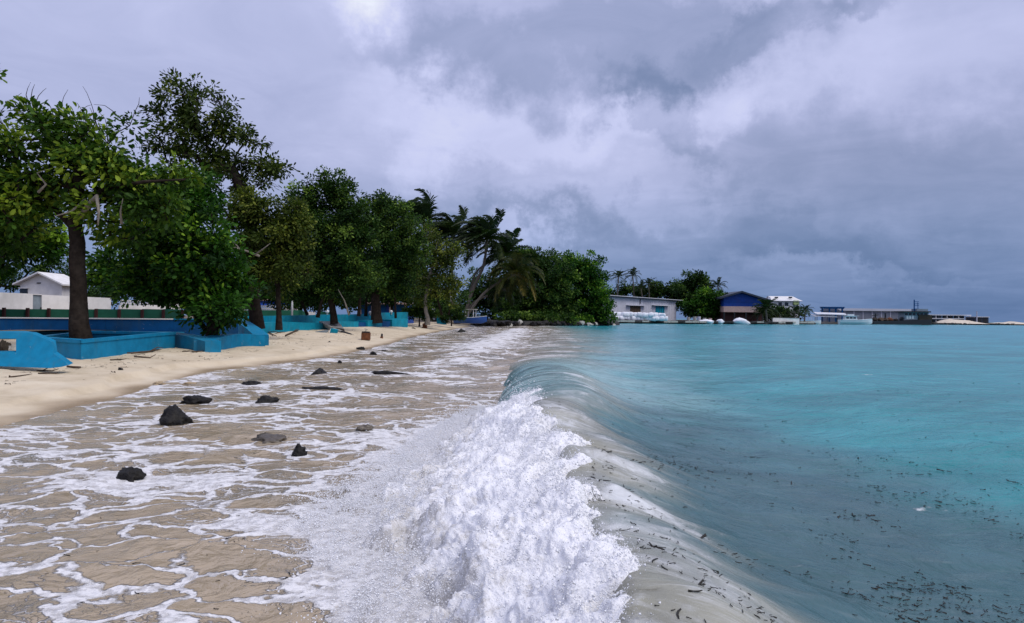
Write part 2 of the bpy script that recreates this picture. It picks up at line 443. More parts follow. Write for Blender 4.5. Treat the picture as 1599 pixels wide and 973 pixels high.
def bulge(X, Y, S):
    k = np.exp(-((S - .12) / .55) ** 2) * (1 - sstep(6.5, 9, Y))
    return k * (.050 * perlin(X * .8 + .3, Y * 1.5 + .5 * X, 41.0) + .028 * perlin(X * 1.7, Y * 3.6 + 1.2 * X, 43.0) + .012 * perlin(X * 4, Y * 8, 44.0)) + .010 * fbm(X * 2.2, Y * 2.2, 46.0, 3) * sstep(.4, 1, S) * (1 - sstep(6, 14, Y))
def sea():
    ys = np.concatenate([rows(0.9, 22, 1.0085), rows(22 * 1.016, 7000, 1.02)])
    nq, ns = 56, 330
    th = np.linspace(R(92), 0, nq)[None, :]
    Y = ys[:, None]
    X0, Hc = xc(ys)[:, None], hs(ys)[:, None]
    a = lipw(Y) * (1 + 0.16 * fbm(Y * .8, 0.3, 0, 2))
    foot = np.minimum(0.02 + (wl(Y) - .16 - .02) * sstep(11, 17, Y), Hc - .02)
    XL = X0 - a * np.sin(th); ZL = Hc - (Hc - foot) * (1 - np.cos(th))
    t = (np.arange(ns) + 1) / ns
    Wd = 9 + np.maximum(ys, 3)[:, None] * 1.25
    S = Wd * t[None, :] ** 2.3
    XRt = X0 + S
    # level to seaward: a trough close behind the wave, then the open swell
    near = 1 - sstep(9, 26, Y)
    lev = 0.30 - 0.22 * near * np.exp(-((S - 2.4) / 1.9) ** 2) - .02 * near
    wid = 0.58 + 0.06 * np.sin(Y * 1.3) + .75 * sstep(7, 26, Y)
    ZR = lev + (Hc - lev) * np.exp(-(S / wid) ** 2.1)
    YR = Y + 0 * S
    far = sstep(15, 60, YR)
    k = np.minimum(1, 25 / np.maximum(YR, 1)) ** 0.3
    big = 0.075 * perlin(XRt * .16 + YR * .03, YR * .10, 1.5) + 0.03 * perlin(XRt * .5, YR * .33, 4.0) + .016 * perlin(XRt * 1.5, YR * 1.1, 8.0)
    ZR = ZR + big * sstep(0.6, 3.5, S) * (0.75 + .5 * far) * sstep(4000, 60, YR)
    ZR = ZR + .020 * fbm(XRt * 1.6, YR * 1.6, 2.0, 3) * (1 - sstep(1.2, 3, S)) * sstep(0.02, .3, S)
    ZR = ZR + bulge(XRt, YR, S)
    ZL = ZL + bulge(X0, Y, 0 * X0) * np.maximum(np.cos(th), 0)
    XX = np.concatenate([XL, XRt], 1); ZZ = np.concatenate([ZL, ZR], 1); YY = Y + 0 * XX
    SS = np.concatenate([-(X0 - XL), S], 1)
    # water colour: stirred sand close behind the wave, dark grey painting in its shaded back, then clear turquoise over the sand bed
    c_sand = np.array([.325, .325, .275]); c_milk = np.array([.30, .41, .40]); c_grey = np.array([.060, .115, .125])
    c_tq = np.array([.032, .250, .268]); c_far = np.array([.030, .275, .325]); c_lip = np.array([.20, .36, .37])
    n1 = fbm(XX * .55, YY * .45, 7.0, 4); n2 = fbm(XX * .16, YY * .16, 3.0, 3); n3 = fbm(XX * 1.6, YY * .5, 9.0, 3)
    n4_ = fbm(XX * .9 + .25 * YY, YY * 1.3, 17.0, 4, .6)
    nearm = 1 - sstep(8.0, 11.5, YY + n1)
    nearm2 = 1 - sstep(7.5, 15, YY + 2 * n1)
    C = c_tq[None, None] + (c_far - c_tq)[None, None] * sstep(12, 60, YY)[..., None]
    C = C * (1 + .14 * n2[..., None])
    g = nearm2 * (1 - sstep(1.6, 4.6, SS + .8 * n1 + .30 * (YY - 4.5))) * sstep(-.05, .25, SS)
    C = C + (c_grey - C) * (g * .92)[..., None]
    # milky turquoise along the wave further out
    mk = (1 - nearm) * (1 - sstep(.6, 3.2 + .04 * YY, SS + .8 * n1 + .2 * n3)) * (1 - sstep(60, 110, YY))
    C = C + (c_milk - C) * (mk * .75)[..., None]
    n5 = fbm(XX * .5 + .35 * YY, YY * 2.6, 19.0, 5, .62)
    sd_ = nearm2 * (1 - sstep(.20, 1.0, SS + .20 * n1 + .30 * n5))
    cs = c_sand[None, None] * (1 + .25 * n3[..., None]) + np.array([.035, .02, -.02])[None, None] * n4_[..., None]
    C = C + (cs - C) * (sd_)[..., None]
    lip = (1 - sstep(-.1, .75, SS)) * sstep(7.2, 8.6, YY) * (1 - sstep(13.5, 18, YY))
    C = C + (c_lip - C) * (lip * .9)[..., None]
    surf = sstep(13.5, 19, YY + .8 * n1) * (1 - sstep(-.9, 1.4 + .02 * YY, SS + .8 * n1 + .6 * n3)) * (1 - sstep(90, 110, YY))
    C = C + (np.array([.31, .265, .195]) - C) * (surf * .92)[..., None]
    n4 = fbm(XX * .55 + .25 * YY, YY * 1.7, 13.0, 5, .6)
    foam = sd_ * sstep(-.6, .8, n4 + .3 * n5) * .78 * (.4 + .6 * sstep(-.2, .3, SS)) + surf * .62 * sstep(-.35, .5, fbm(XX * .45, YY * .9, 23.0, 4, .6))
    m, nt_, b = newmat('sea_water')
    g_ = nd(nt_, 'ShaderNodeNewGeometry').outputs['Position']
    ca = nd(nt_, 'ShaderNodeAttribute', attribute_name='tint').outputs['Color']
    fa = nd(nt_, 'ShaderNodeAttribute', attribute_name='foam').outputs['Fac']
    la = nd(nt_, 'ShaderNodeAttribute', attribute_name='lip').outputs['Fac']
    # drawn-out streaks over the lip
    mp = nd(nt_, 'ShaderNodeMapping', i_Vector=g_); mp.inputs['Scale'].default_value = (.55, 3.6, .3)
    st = nd(nt_, 'ShaderNodeTexNoise', i_Vector=mp.outputs[0], i_Scale=1.0, i_Detail=5.0, i_Roughness=.65, i_Distortion=.6).outputs[0]
    stm = mth(nt_, 'MULTIPLY', mrange(nt_, st, .50, .62), la)
    cc = mixc(nt_, mth(nt_, 'MULTIPLY', stm, .82), ca, (.035, .085, .095))
    na = nd(nt_, 'ShaderNodeAttribute', attribute_name='stirred').outputs['Fac']
    mp5 = nd(nt_, 'ShaderNodeMapping', i_Vector=g_); mp5.inputs['Scale'].default_value = (2.2, 8.0, 2.0); mp5.inputs['Rotation'].default_value = (0, 0, .25)
    s2 = nd(nt_, 'ShaderNodeTexNoise', i_Vector=mp5.outputs[0], i_Scale=1.0, i_Detail=9.0, i_Roughness=.7, i_Distortion=1.4).outputs[0]
    cc = mixc(nt_, mth(nt_, 'MULTIPLY', mrange(nt_, s2, .50, .72), mth(nt_, 'MULTIPLY', na, .75)), cc, (.62, .63, .62))
    cc = mixc(nt_, mth(nt_, 'MULTIPLY', mrange(nt_, s2, .46, .28), mth(nt_, 'MULTIPLY', na, .7)), cc, (.115, .105, .07))
    # patches of clear and clouded water
    mp2 = nd(nt_, 'ShaderNodeMapping', i_Vector=g_); mp2.inputs['Scale'].default_value = (.30, .42, 1)
    pn = nd(nt_, 'ShaderNodeTexNoise', i_Vector=mp2.outputs[0], i_Scale=1.0, i_Detail=7.0, i_Roughness=.6, i_Distortion=1.2).outputs[0]
    kk = mrange(nt_, pn, .3, .7, .78, 1.2)
    cc = mixc(nt_, 1.0, cc, nd(nt_, 'ShaderNodeCombineXYZ', i_0=kk, i_1=kk, i_2=kk).outputs[0], 'MULTIPLY')
    # foam veils and the odd whitecap
    fn = nd(nt_, 'ShaderNodeTexNoise', i_Vector=g_, i_Scale=5.5, i_Detail=9.0, i_Roughness=.7, i_Distortion=.6).outputs[0]
    fm = mth(nt_, 'MULTIPLY', mrange(nt_, mth(nt_, 'MULTIPLY_ADD', fa, .62, fn), .58, 1.10), .85)
    mp3 = nd(nt_, 'ShaderNodeMapping', i_Vector=g_); mp3.inputs['Scale'].default_value = (.55, .80, 1); mp3.inputs['Rotation'].default_value = (0, 0, .35)
    wc = nd(nt_, 'ShaderNodeTexNoise', i_Vector=mp3.outputs[0], i_Scale=1.0, i_Detail=6.0, i_Roughness=.55, i_Distortion=1.2).outputs[0]
    wcm = mth(nt_, 'MULTIPLY', mth(nt_, 'MULTIPLY', mrange(nt_, wc, .70, .735), mrange(nt_, fn, .42, .55)), .8)
    fm = mth(nt_, 'MAXIMUM', fm, wcm)
    cc = mixc(nt_, fm, cc, (.80, .82, .84))
    setin(nt_, b, 'Base Color', cc)
    setin(nt_, b, 'Roughness', mrange(nt_, fm, 0, 1, .16, .6))
    b.inputs['IOR'].default_value = 1.33
    b.inputs['Specular IOR Level'].default_value = .17
    mp4 = nd(nt_, 'ShaderNodeMapping', i_Vector=g_); mp4.inputs['Scale'].default_value = (1, .75, 1); mp4.inputs['Rotation'].default_value = (0, 0, .4)
    r1 = nd(nt_, 'ShaderNodeTexNoise', i_Vector=mp4.outputs[0], i_Scale=2.1, i_Detail=6.0, i_Roughness=.55, i_Distortion=.5).outputs[0]
    hh = mth(nt_, 'ADD', mth(nt_, 'MULTIPLY', fm, .25), r1)
    hh = mth(nt_, 'ADD', hh, mth(nt_, 'MULTIPLY', mth(nt_, 'MULTIPLY', s2, na), .35))
    bp = nd(nt_, 'ShaderNodeBump', i_Height=hh, i_Strength=.6, i_Distance=.16)
    nt_.links.new(bp.outputs[0], b.inputs['Normal'])
    V = np.stack([XX, YY, ZZ], -1).reshape(-1, 3)
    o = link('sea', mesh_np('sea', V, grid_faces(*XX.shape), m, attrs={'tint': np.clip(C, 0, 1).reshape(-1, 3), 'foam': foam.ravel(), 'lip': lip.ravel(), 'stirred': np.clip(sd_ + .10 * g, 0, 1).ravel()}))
    tag(o, kind='structure')
    return m
SEA_M = sea()

# level of the sea behind the crest, for things that float on it
def sea_z(X, Y):
    S = X - xc(Y)
    near = 1 - sstep(9, 26, Y)
    lev = 0.30 - 0.22 * near * np.exp(-((S - 2.4) / 1.9) ** 2) - .02 * near
    wid = 0.58 + 0.06 * np.sin(Y * 1.3) + .75 * sstep(7, 26, Y)
    z = lev + (hs(Y) - lev) * np.exp(-(S / wid) ** 2.1)
    far = sstep(15, 60, Y)
    big = 0.075 * perlin(X * .16 + Y * .03, Y * .10, 1.5) + 0.03 * perlin(X * .5, Y * .33, 4.0) + .016 * perlin(X * 1.5, Y * 1.1, 8.0)
    return z + big * sstep(0.6, 3.5, S) * (.75 + .5 * far) + .020 * fbm(X * 1.6, Y * 1.6, 2.0, 3) * (1 - sstep(1.2, 3, S)) * sstep(0.02, .3, S) + bulge(X, Y, S)

# left edge of the splash, traced at the level of the wash
_le = [(600, 1120), (590, 973), (600, 905), (520, 868), (510, 810), (560, 762), (640, 705), (700, 662), (760, 627), (806, 606)]
_lp = sorted([(p.y, p.x) for p in [onz(a, b, .09) for a, b in _le]])
_ly = np.array([c[0] for c in _lp]); _lx = np.array([c[1] for c in _lp])
def xl_(Y): return np.interp(Y, _ly, _lx)

def wash_z(X, Y):
    base = wl(Y) - 0.004
    amp = sstep(0, 1.2, X - xs(Y))
    z = base + amp * (0.030 * fbm(X * .7, Y * .55, 11.0, 3) + .017 * fbm(X * 2.2, Y * 1.9, 12.0, 3)) - .03 * amp
    # surf running in further along the beach
    s = X - xc(Y)
    z = z + .16 * np.exp(-((s + 3.2) / .7) ** 2) * sstep(20, 27, Y) * (1 - sstep(52, 70, Y)) * (0.6 + .5 * fbm(X * .5, Y * .12, 2.0, 2))
    z = z + .07 * np.exp(-((s + 2.6) / .9) ** 2) * sstep(13, 20, Y) * (0.6 + .8 * fbm(X * .4, Y * .2, 6.0, 2))
    e = sstep(12.5, 17, Y) * (1 - sstep(70, 90, Y))
    z = z + e * sstep(-2.6, -.6, s) * (.075 * fbm(X * .55, Y * .45, 61.0, 4, .6) + .03) - e * .30 * sstep(-.3, .9, s)
    return z
def wash():
    ys = np.concatenate([rows(0.9, 26, 1.008), rows(26 * 1.014, 100, 1.014)])
    nc = 330
    t = np.linspace(0, 1, nc)[None, :]
    Y = ys[:, None]
    a = (xs(ys) - 0.9)[:, None]; bb = (xc(ys) - lipw(ys) + .06 + (lipw(ys) + .9) * sstep(12.5, 17, ys))[:, None]
    XX = a + (bb - a) * t; YY = Y + 0 * XX
    ZZ = wash_z(XX, YY)
    s = XX - xc(YY); d = XX - xs(YY)
    n = fbm(XX * .5, YY * .35, 21.0, 3)
    spl = np.exp(-np.maximum(xl_(YY) - XX, 0) / .35) * (1 - sstep(8.5, 9.6, YY))
    foam = .44 * spl + .24 * np.exp(-((d - .35) / .4) ** 2) * sstep(8, 13, YY)
    foam = foam + .60 * np.exp(-((s + 3.2) / .9) ** 2) * sstep(21, 27, YY) * (1 - sstep(55, 75, YY))
    foam = foam + .16 * np.exp(-((s + 2.8) / .8) ** 2) * sstep(14, 19, YY) * (1 - sstep(26, 40, YY)) - .10 * sstep(10, 20, YY) + .10 * (1 - sstep(5, 9, YY))
    foam = foam + .12 * n - .05
    for px, py, wp in ((268, 664, 58), (303, 631, 48), (388, 601, 34), (414, 629, 36), (497, 584, 32), (498, 609, 60), (609, 585, 58), (420, 690, 54), (464, 712, 26), (198, 747, 44), (567, 672, 32)):
        p = onz(px, py, .09); k = p.y / F0 * wp
        rr_ = np.hypot((XX - p.x) / 1.3, YY - p.y - .2 * k); foam = foam + .40 * np.exp(-((rr_ - .55 * k) / (.28 * k + .04)) ** 2) * (.6 + .7 * fbm(XX * 3, YY * 3, 51.0, 2))
    m, nt_, b = newmat('foaming_wash')
    g = nd(nt_, 'ShaderNodeNewGeometry').outputs['Position']
    fa = nd(nt_, 'ShaderNodeAttribute', attribute_name='foam').outputs['Fac']
    wn_ = nd(nt_, 'ShaderNodeTexNoise', i_Vector=g, i_Scale=1.5, i_Detail=5.0, i_Roughness=.6)
    v1 = nd(nt_, 'ShaderNodeVectorMath', operation='SUBTRACT', i_0=wn_.outputs['Color']); v1.inputs[1].default_value = (.5, .5, .5)
    v2 = nd(nt_, 'ShaderNodeVectorMath', operation='SCALE', i_0=v1.outputs[0]); v2.inputs['Scale'].default_value = .75
    gw = nd(nt_, 'ShaderNodeVectorMath', operation='ADD', i_0=g, i_1=v2.outputs[0]).outputs[0]
    mp = nd(nt_, 'ShaderNodeMapping', i_Vector=gw); mp.inputs['Scale'].default_value = (.72, 1.15, .0); mp.inputs['Rotation'].default_value = (0, 0, -.45)
    q = mp.outputs[0]
    e1 = nd(nt_, 'ShaderNodeTexVoronoi', feature='DISTANCE_TO_EDGE', i_Vector=q, i_Scale=2.7).outputs['Distance']
    e2 = nd(nt_, 'ShaderNodeTexVoronoi', feature='DISTANCE_TO_EDGE', i_Vector=q, i_Scale=7.5).outputs['Distance']
    e3 = nd(nt_, 'ShaderNodeTexVoronoi', feature='DISTANCE_TO_EDGE', i_Vector=q, i_Scale=21.0).outputs['Distance']
    nl = nd(nt_, 'ShaderNodeTexNoise', i_Vector=q, i_Scale=.85, i_Detail=4.0, i_Roughness=.55).outputs[0]
    nf = nd(nt_, 'ShaderNodeTexNoise', i_Vector=g, i_Scale=14.0, i_Detail=6.0, i_Roughness=.7).outputs[0]
    nl2 = mth(nt_, 'ADD', mth(nt_, 'MULTIPLY_ADD', fa, .42, nl), mth(nt_, 'MULTIPLY', mth(nt_, 'SUBTRACT', nf, .5), .16))
    th1 = mrange(nt_, nl2, .35, .80, -.03, .29, smooth=False)
    th2 = mrange(nt_, nl2, .47, .85, -.02, .24, smooth=False)
    f1 = mrange(nt_, mth(nt_, 'SUBTRACT', th1, e1), -.012, .03)
    f2 = mrange(nt_, mth(nt_, 'SUBTRACT', th2, e2), -.010, .03)
    th3 = mrange(nt_, nl2, .50, .85, -.02, .30, smooth=False)
    f3 = mrange(nt_, mth(nt_, 'SUBTRACT', th3, e3), -.03, .09)
    fm = mth(nt_, 'MAXIMUM', mth(nt_, 'MAXIMUM', f1, mth(nt_, 'MULTIPLY', f2, .85)), mth(nt_, 'MULTIPLY', f3, .6))
    fm = mth(nt_, 'MULTIPLY', fm, mrange(nt_, nf, .22, .55, .55, 1.0))
    nw = nd(nt_, 'ShaderNodeTexNoise', i_Vector=g, i_Scale=.9, i_Detail=6.0, i_Roughness=.6).outputs[0]
    wat = ramp(nt_, nw, [(.30, (.22, .190, .135)), (.5, (.36, .288, .195)), (.72, (.45, .36, .25))])
    cc = mixc(nt_, mth(nt_, 'MULTIPLY', fm, .92), wat, (.78, .775, .78))
    setin(nt_, b, 'Base Color', cc)
    setin(nt_, b, 'Roughness', mrange(nt_, fm, 0, 1, .13, .7))
    b.inputs['IOR'].default_value = 1.33
    b.inputs['Specular IOR Level'].default_value = .6
    r1 = nd(nt_, 'ShaderNodeTexNoise', i_Vector=g, i_Scale=5.0, i_Detail=5.0, i_Roughness=.55, i_Distortion=.6).outputs[0]
    hh = mth(nt_, 'MULTIPLY_ADD', fm, .45, mth(nt_, 'MULTIPLY_ADD', nf, mth(nt_, 'MULTIPLY', fm, .22), mth(nt_, 'MULTIPLY', r1, .9)))
    bp = nd(nt_, 'ShaderNodeBump', i_Height=hh, i_Strength=.9, i_Distance=.06)
    nt_.links.new(bp.outputs[0], b.inputs['Normal'])
    V = np.stack([XX, YY, ZZ], -1).reshape(-1, 3)
    o = link('shallow_wash', mesh_np('shallow_wash', V, grid_faces(*XX.shape), m, attrs={'foam': foam.ravel()}))
    tag(o, kind='structure')
wash()

# ------------------------------------------------------------------ the splash of the broken wave
def splash_env(X, Y):
    XL, XR = xl_(Y), xc0(Y) + .10
    u = (X - XL) / np.maximum(XR - XL, .05)
    H = hc(Y) + .02 + .10 * fbm(Y * .9, 1.0, 3.0, 2)
    prof = (.10 * sstep(-.1, .3, u) + .90 * sstep(.10, .88, u) ** 1.25) * (1 - .55 * sstep(.96, 1.08, u))
    end = 1 - sstep(8.6, 9.9, Y)
    body = (H - .10) * .88 * prof * (.25 + .75 * end)
    return u, body, end
def splash():
    ys = rows(1.25, 10.0, 1.0042)
    nc = 320
    u0 = np.linspace(-.16, 1.10, nc)[None, :]
    Y = ys[:, None]
    XL, XR = xl_(ys)[:, None], (xc0(ys) + .10)[:, None]
    X = XL + (XR - XL) * u0; YY = Y + 0 * X
    u, body, end = splash_env(X, YY)
    Z = .075 + body
    # billows pushed out along the surface normal, in falling sizes
    gx = np.gradient(Z, axis=1) / np.maximum(np.gradient(X, axis=1), 1e-4)
    gy = np.gradient(Z, axis=0) / np.gradient(YY, axis=0)
    gx = np.clip(gx, -2.2, 2.2)
    nl = np.sqrt(gx ** 2 + gy ** 2 + 1); nx, ny, nz = -gx / nl, -gy / nl, 1 / nl
    wgt = sstep(-.02, .25, u) * (1 - .6 * sstep(1.0, 1.1, u))
    disp = 0
    fa_, fc_ = X * -.86 + YY * -.5, X * .5 + YY * -.86          # along and across the throw of the water
    for fr, am, zz in ((2.2, .095, 1.), (5.0, .058, 2.), (11, .034, 3.), (25, .019, 4.), (60, .012, 5.)):
        rg = 1 - 2.2 * np.abs(perlin(fa_ * fr * .45 + 3 * zz, fc_ * fr * 1.1, Z * fr * .7 + zz))
        sg = perlin(X * fr + 7 * zz, YY * fr, Z * fr + zz)
        disp = disp + am * (.55 * rg * (.6 + .8 * sg) + .45 * sg - .10)
    disp = disp * (.25 + .75 * wgt) * (.45 + .55 * end)
    PX, PY, PZ = X + nx * disp, YY + ny * disp, Z + nz * disp
    # ragged fringe: let the skirt dive under the wash
    rag = fbm(X * 3.0, YY * 3.0, 8.0, 4) * (1 - .85 * sstep(.22, .5, u)) 
    sink = (1 - sstep(.10, .42, u + .34 * rag)) * .14 + sstep(1.0, 1.08, u + .07 * rag) * .30
    PZ = PZ - sink
    PZ = PZ - .25 * sstep(.0, 1, 1 - end) * .6
    rag2 = fbm(X * 1.2, YY * 2.6, 28.0, 4, .6)
    PZ = PZ - .22 * sstep(.84, .99, u + .22 * rag2)
    thin = 1 - sstep(.15, .70, u + .30 * rag)
    edge = np.clip((1 - sstep(-.04, .36, u + .30 * rag)) * 1.10 + .85 * sstep(.80, .98, u + .22 * rag2), 0, 1.15)
    m, t, b = newmat('white_spray_foam')
    g = nd(t, 'ShaderNodeNewGeometry').outputs['Position']
    ta = nd(t, 'ShaderNodeAttribute', attribute_name='thin').outputs['Fac']
    n1 = nd(t, 'ShaderNodeTexNoise', i_Vector=g, i_Scale=9.0, i_Detail=8.0, i_Roughness=.72, i_Distortion=.8).outputs[0]
    n2 = nd(t, 'ShaderNodeTexNoise', i_Vector=g, i_Scale=48.0, i_Detail=6.0, i_Roughness=.75).outputs[0]
    vb = nd(t, 'ShaderNodeTexVoronoi', i_Vector=g, i_Scale=120.0).outputs['Distance']
    k = mrange(t, mth(t, 'ADD', mth(t, 'MULTIPLY_ADD', ta, -.22, n1), mth(t, 'MULTIPLY', mth(t, 'SUBTRACT', n2, .5), .30)), .24, .46)
    cc = mixc(t, k, (.56, .54, .51), (.88, .88, .90))
    b.inputs['Subsurface Weight'].default_value = .12; b.inputs['Subsurface Radius'].default_value = (.06, .065, .07); b.inputs['Subsurface Scale'].default_value = 1.0
    setin(t, b, 'Base Color', cc)
    setin(t, b, 'Roughness', mrange(t, k, 0, 1, .25, .65))
    b.inputs['Specular IOR Level'].default_value = .5
    # torn lace: holes in the thin fringe
    ea = nd(t, 'ShaderNodeAttribute', attribute_name='edge').outputs['Fac']
    n3 = nd(t, 'ShaderNodeTexNoise', i_Vector=g, i_Scale=22.0, i_Detail=7.0, i_Roughness=.72, i_Distortion=1.5).outputs[0]
    al = mrange(t, mth(t, 'SUBTRACT', mth(t, 'MULTIPLY_ADD', n2, .35, n3), mth(t, 'MULTIPLY', ea, .46)), .30, .42)
    setin(t, b, 'Alpha', al)
    hh = mth(t, 'ADD', mth(t, 'MULTIPLY', n2, 1.0), mth(t, 'MULTIPLY', vb, -.5))
    bp = nd(t, 'ShaderNodeBump', i_Height=hh, i_Strength=.5, i_Distance=.015)
    t.links.new(bp.outputs[0], b.inputs['Normal'])
    V = np.stack([PX, PY, PZ], -1).reshape(-1, 3)
    # a denser layer of white water under the torn one
    V2 = V.copy(); V2[:, 2] -= (.040 + .085 * np.clip(edge, 0, 1)).ravel()
    FF = grid_faces(*X.shape)
    o = link('breaking_wave_foam', mesh_np('breaking_wave_foam', np.concatenate([V, V2]), np.concatenate([FF, FF + len(V)]), m,
             attrs={'thin': np.concatenate([thin.ravel(), thin.ravel() * .8]), 'edge': np.concatenate([edge.ravel(), np.clip(edge.ravel() - .6, 0, 1)])}))
    tag(o, 'thick white foam of the wave breaking on the beach', 'foam', kind='stuff')
    # thrown drops: a fuzz of fine ones over the whole surface, then sheets and arcs flung off the crest and the left fringe
    r = np.random.default_rng(3)
    N = 140000
    w_ = (np.gradient(YY, axis=0) * np.gradient(X, axis=1) / YY ** 1.2 * (u > -.1)).ravel()
    w_ = w_ * (.35 + 1.3 * sstep(-.3, .5, fbm(X * 2.6, YY * 2.6, 15.0, 3)).ravel() + 1.1 * (np.abs(u - .12) < .2).ravel() + .7 * (np.abs(u - .9) < .12).ravel())
    idx = r.choice(len(V), N, p=w_ / w_.sum())
    B = V[idx]; uu = u.ravel()[idx]; cl = sstep(-.25, .5, fbm(B[:, 0] * 3.1, B[:, 1] * 3.1, 25.0, 3))
    hgt = r.exponential(.020, N) * (.4 + 1.6 * cl) + (r.random(N) < .30) * r.exponential(.075, N) * (.2 + 1.7 * cl)
    hgt = np.minimum(hgt, .26 + .12 * r.random(N)) * np.where(uu > .84, .4, 1)
    dirn = norm(np.stack([nx.ravel()[idx] - .25 + r.normal(0, .45, N), ny.ravel()[idx] - .1 + r.normal(0, .45, N), nz.ravel()[idx] + .5 + r.normal(0, .3, N)], -1))
    B = B + dirn * hgt[:, None]
    B[:, 0] -= (uu < .45) * r.exponential(.10, N) * cl
    B[:, 2] = np.maximum(B[:, 2], .085 + .03 * r.random(N))
    rad = np.clip(.00150 * np.exp(r.normal(0, .55, N)) * (.55 + .17 * B[:, 1]), .0007, .0055)
    oc = np.array([(1, 1, 1), (1, -1, -1), (-1, 1, -1), (-1, -1, 1)], float) * .8
    of = np.array([(0, 1, 2), (0, 3, 1), (0, 2, 3), (1, 3, 2)])
    n = N
    P = B[:, None, :] + oc[None] * rad[:, None, None] * (.6 + .8 * r.random((n, 4, 1)))
    Fd = (of[None] + 4 * np.arange(n)[:, None, None]).reshape(-1, 3)
    md = plain('spray_drop', (.86, .87, .90), .3, .04, 3.0, 0, spec=.5)
    o = link('spray_drops', mesh_np('spray_drops', P.reshape(-1, 3), Fd, md))
    tag(o, 'fine white drops of spray thrown up by the breaking wave', 'spray', kind='stuff')
splash()

# ------------------------------------------------------------------ torn seagrass afloat and washed up
def bits(name, X, Y, Z, L, label, mat, seed, tilt=.15):
    r = np.random.default_rng(seed); n = len(X)
    az = r.uniform(-1.6, 1.6, n); bend = r.normal(0, .35, n)
    V = np.zeros((n, 8, 3)); wv_ = L * (.04 + .05 * r.random(n))
    for i, s in enumerate((-.5, -.12, .2, .5)):
        a = az + bend * s * 2
        cxp, cyp = X + np.cos(az) * L * s - np.sin(az) * bend * L * s * s, Y + np.sin(az) * L * s + np.cos(az) * bend * L * s * s
        hw = wv_ * (1 - .55 * abs(s) * 2 * .8)
        for j, sg in enumerate((-1, 1)):
            V[:, i * 2 + j, 0] = cxp - np.sin(a) * hw * sg; V[:, i * 2 + j, 1] = cyp + np.cos(a) * hw * sg
            V[:, i * 2 + j, 2] = Z + L * s * r.normal(0, tilt, n) + .003
    Fq = np.array([(0, 1, 3, 2), (2, 3, 5, 4), (4, 5, 7, 6)])
    Fq = (Fq[None] + 8 * np.arange(n)[:, None, None]).reshape(-1, 4)
    me = mesh_np(name, V.reshape(-1, 3), Fq, mat, smooth=False)
    o = link(name, me)
    md = o.modifiers.new('thickness', 'SOLIDIFY'); md.thickness = .002
    tag(o, label, 'seagrass', kind='stuff')
GRASS_D = plain('torn_seagrass', (.022, .019, .012), .6, .5, 20.0, .0)
def seagrass():
    r = np.random.default_rng(21)
    n = 13000
    Y = 1.9 * (14 / 1.9) ** r.random(n); S = r.random(n) * (1.0 + .62 * Y)
    X = xc(Y) + .03 + S
    dens = sstep(-.25, .6, fbm(X * 1.1, Y * 1.1, 31.0, 4, .65)) * (1 - .8 * sstep(4.0, 8, Y)) * (1 - .6 * sstep(1.5, 5, S)) * (.45 + .55 * sstep(.35, .9, S))
    k = (r.random(n) < dens) & (X > xc(Y) + .05)
    X, Y = X[k], Y[k]
    L = np.clip(.0155 * np.exp(r.normal(0, .55, len(X))) * (.8 + .10 * Y), .01, .085)
    bits('floating_seagrass', X, Y, sea_z(X, Y), L, 'torn dark seagrass blades drifting on the sea behind the wave', GRASS_D, 22)
    n = 260
    Y = 2.4 * (7.5 / 2.4) ** r.random(n); u = .15 + .8 * r.random(n)
    X = xl_(Y) + (xc(Y) - xl_(Y)) * u - (r.random(n) < .45) * (.3 + 2.2 * r.random(n))
    k = X < xl_(Y) - .05
    X, Y = X[k], Y[k]
    bits('seagrass_in_wash', X, Y, wash_z(X, Y), np.clip(.022 * np.exp(r.normal(0, .4, len(X))), .01, .05), 'scraps of dark seagrass in the shallow foaming wash', GRASS_D, 23)
seagrass()

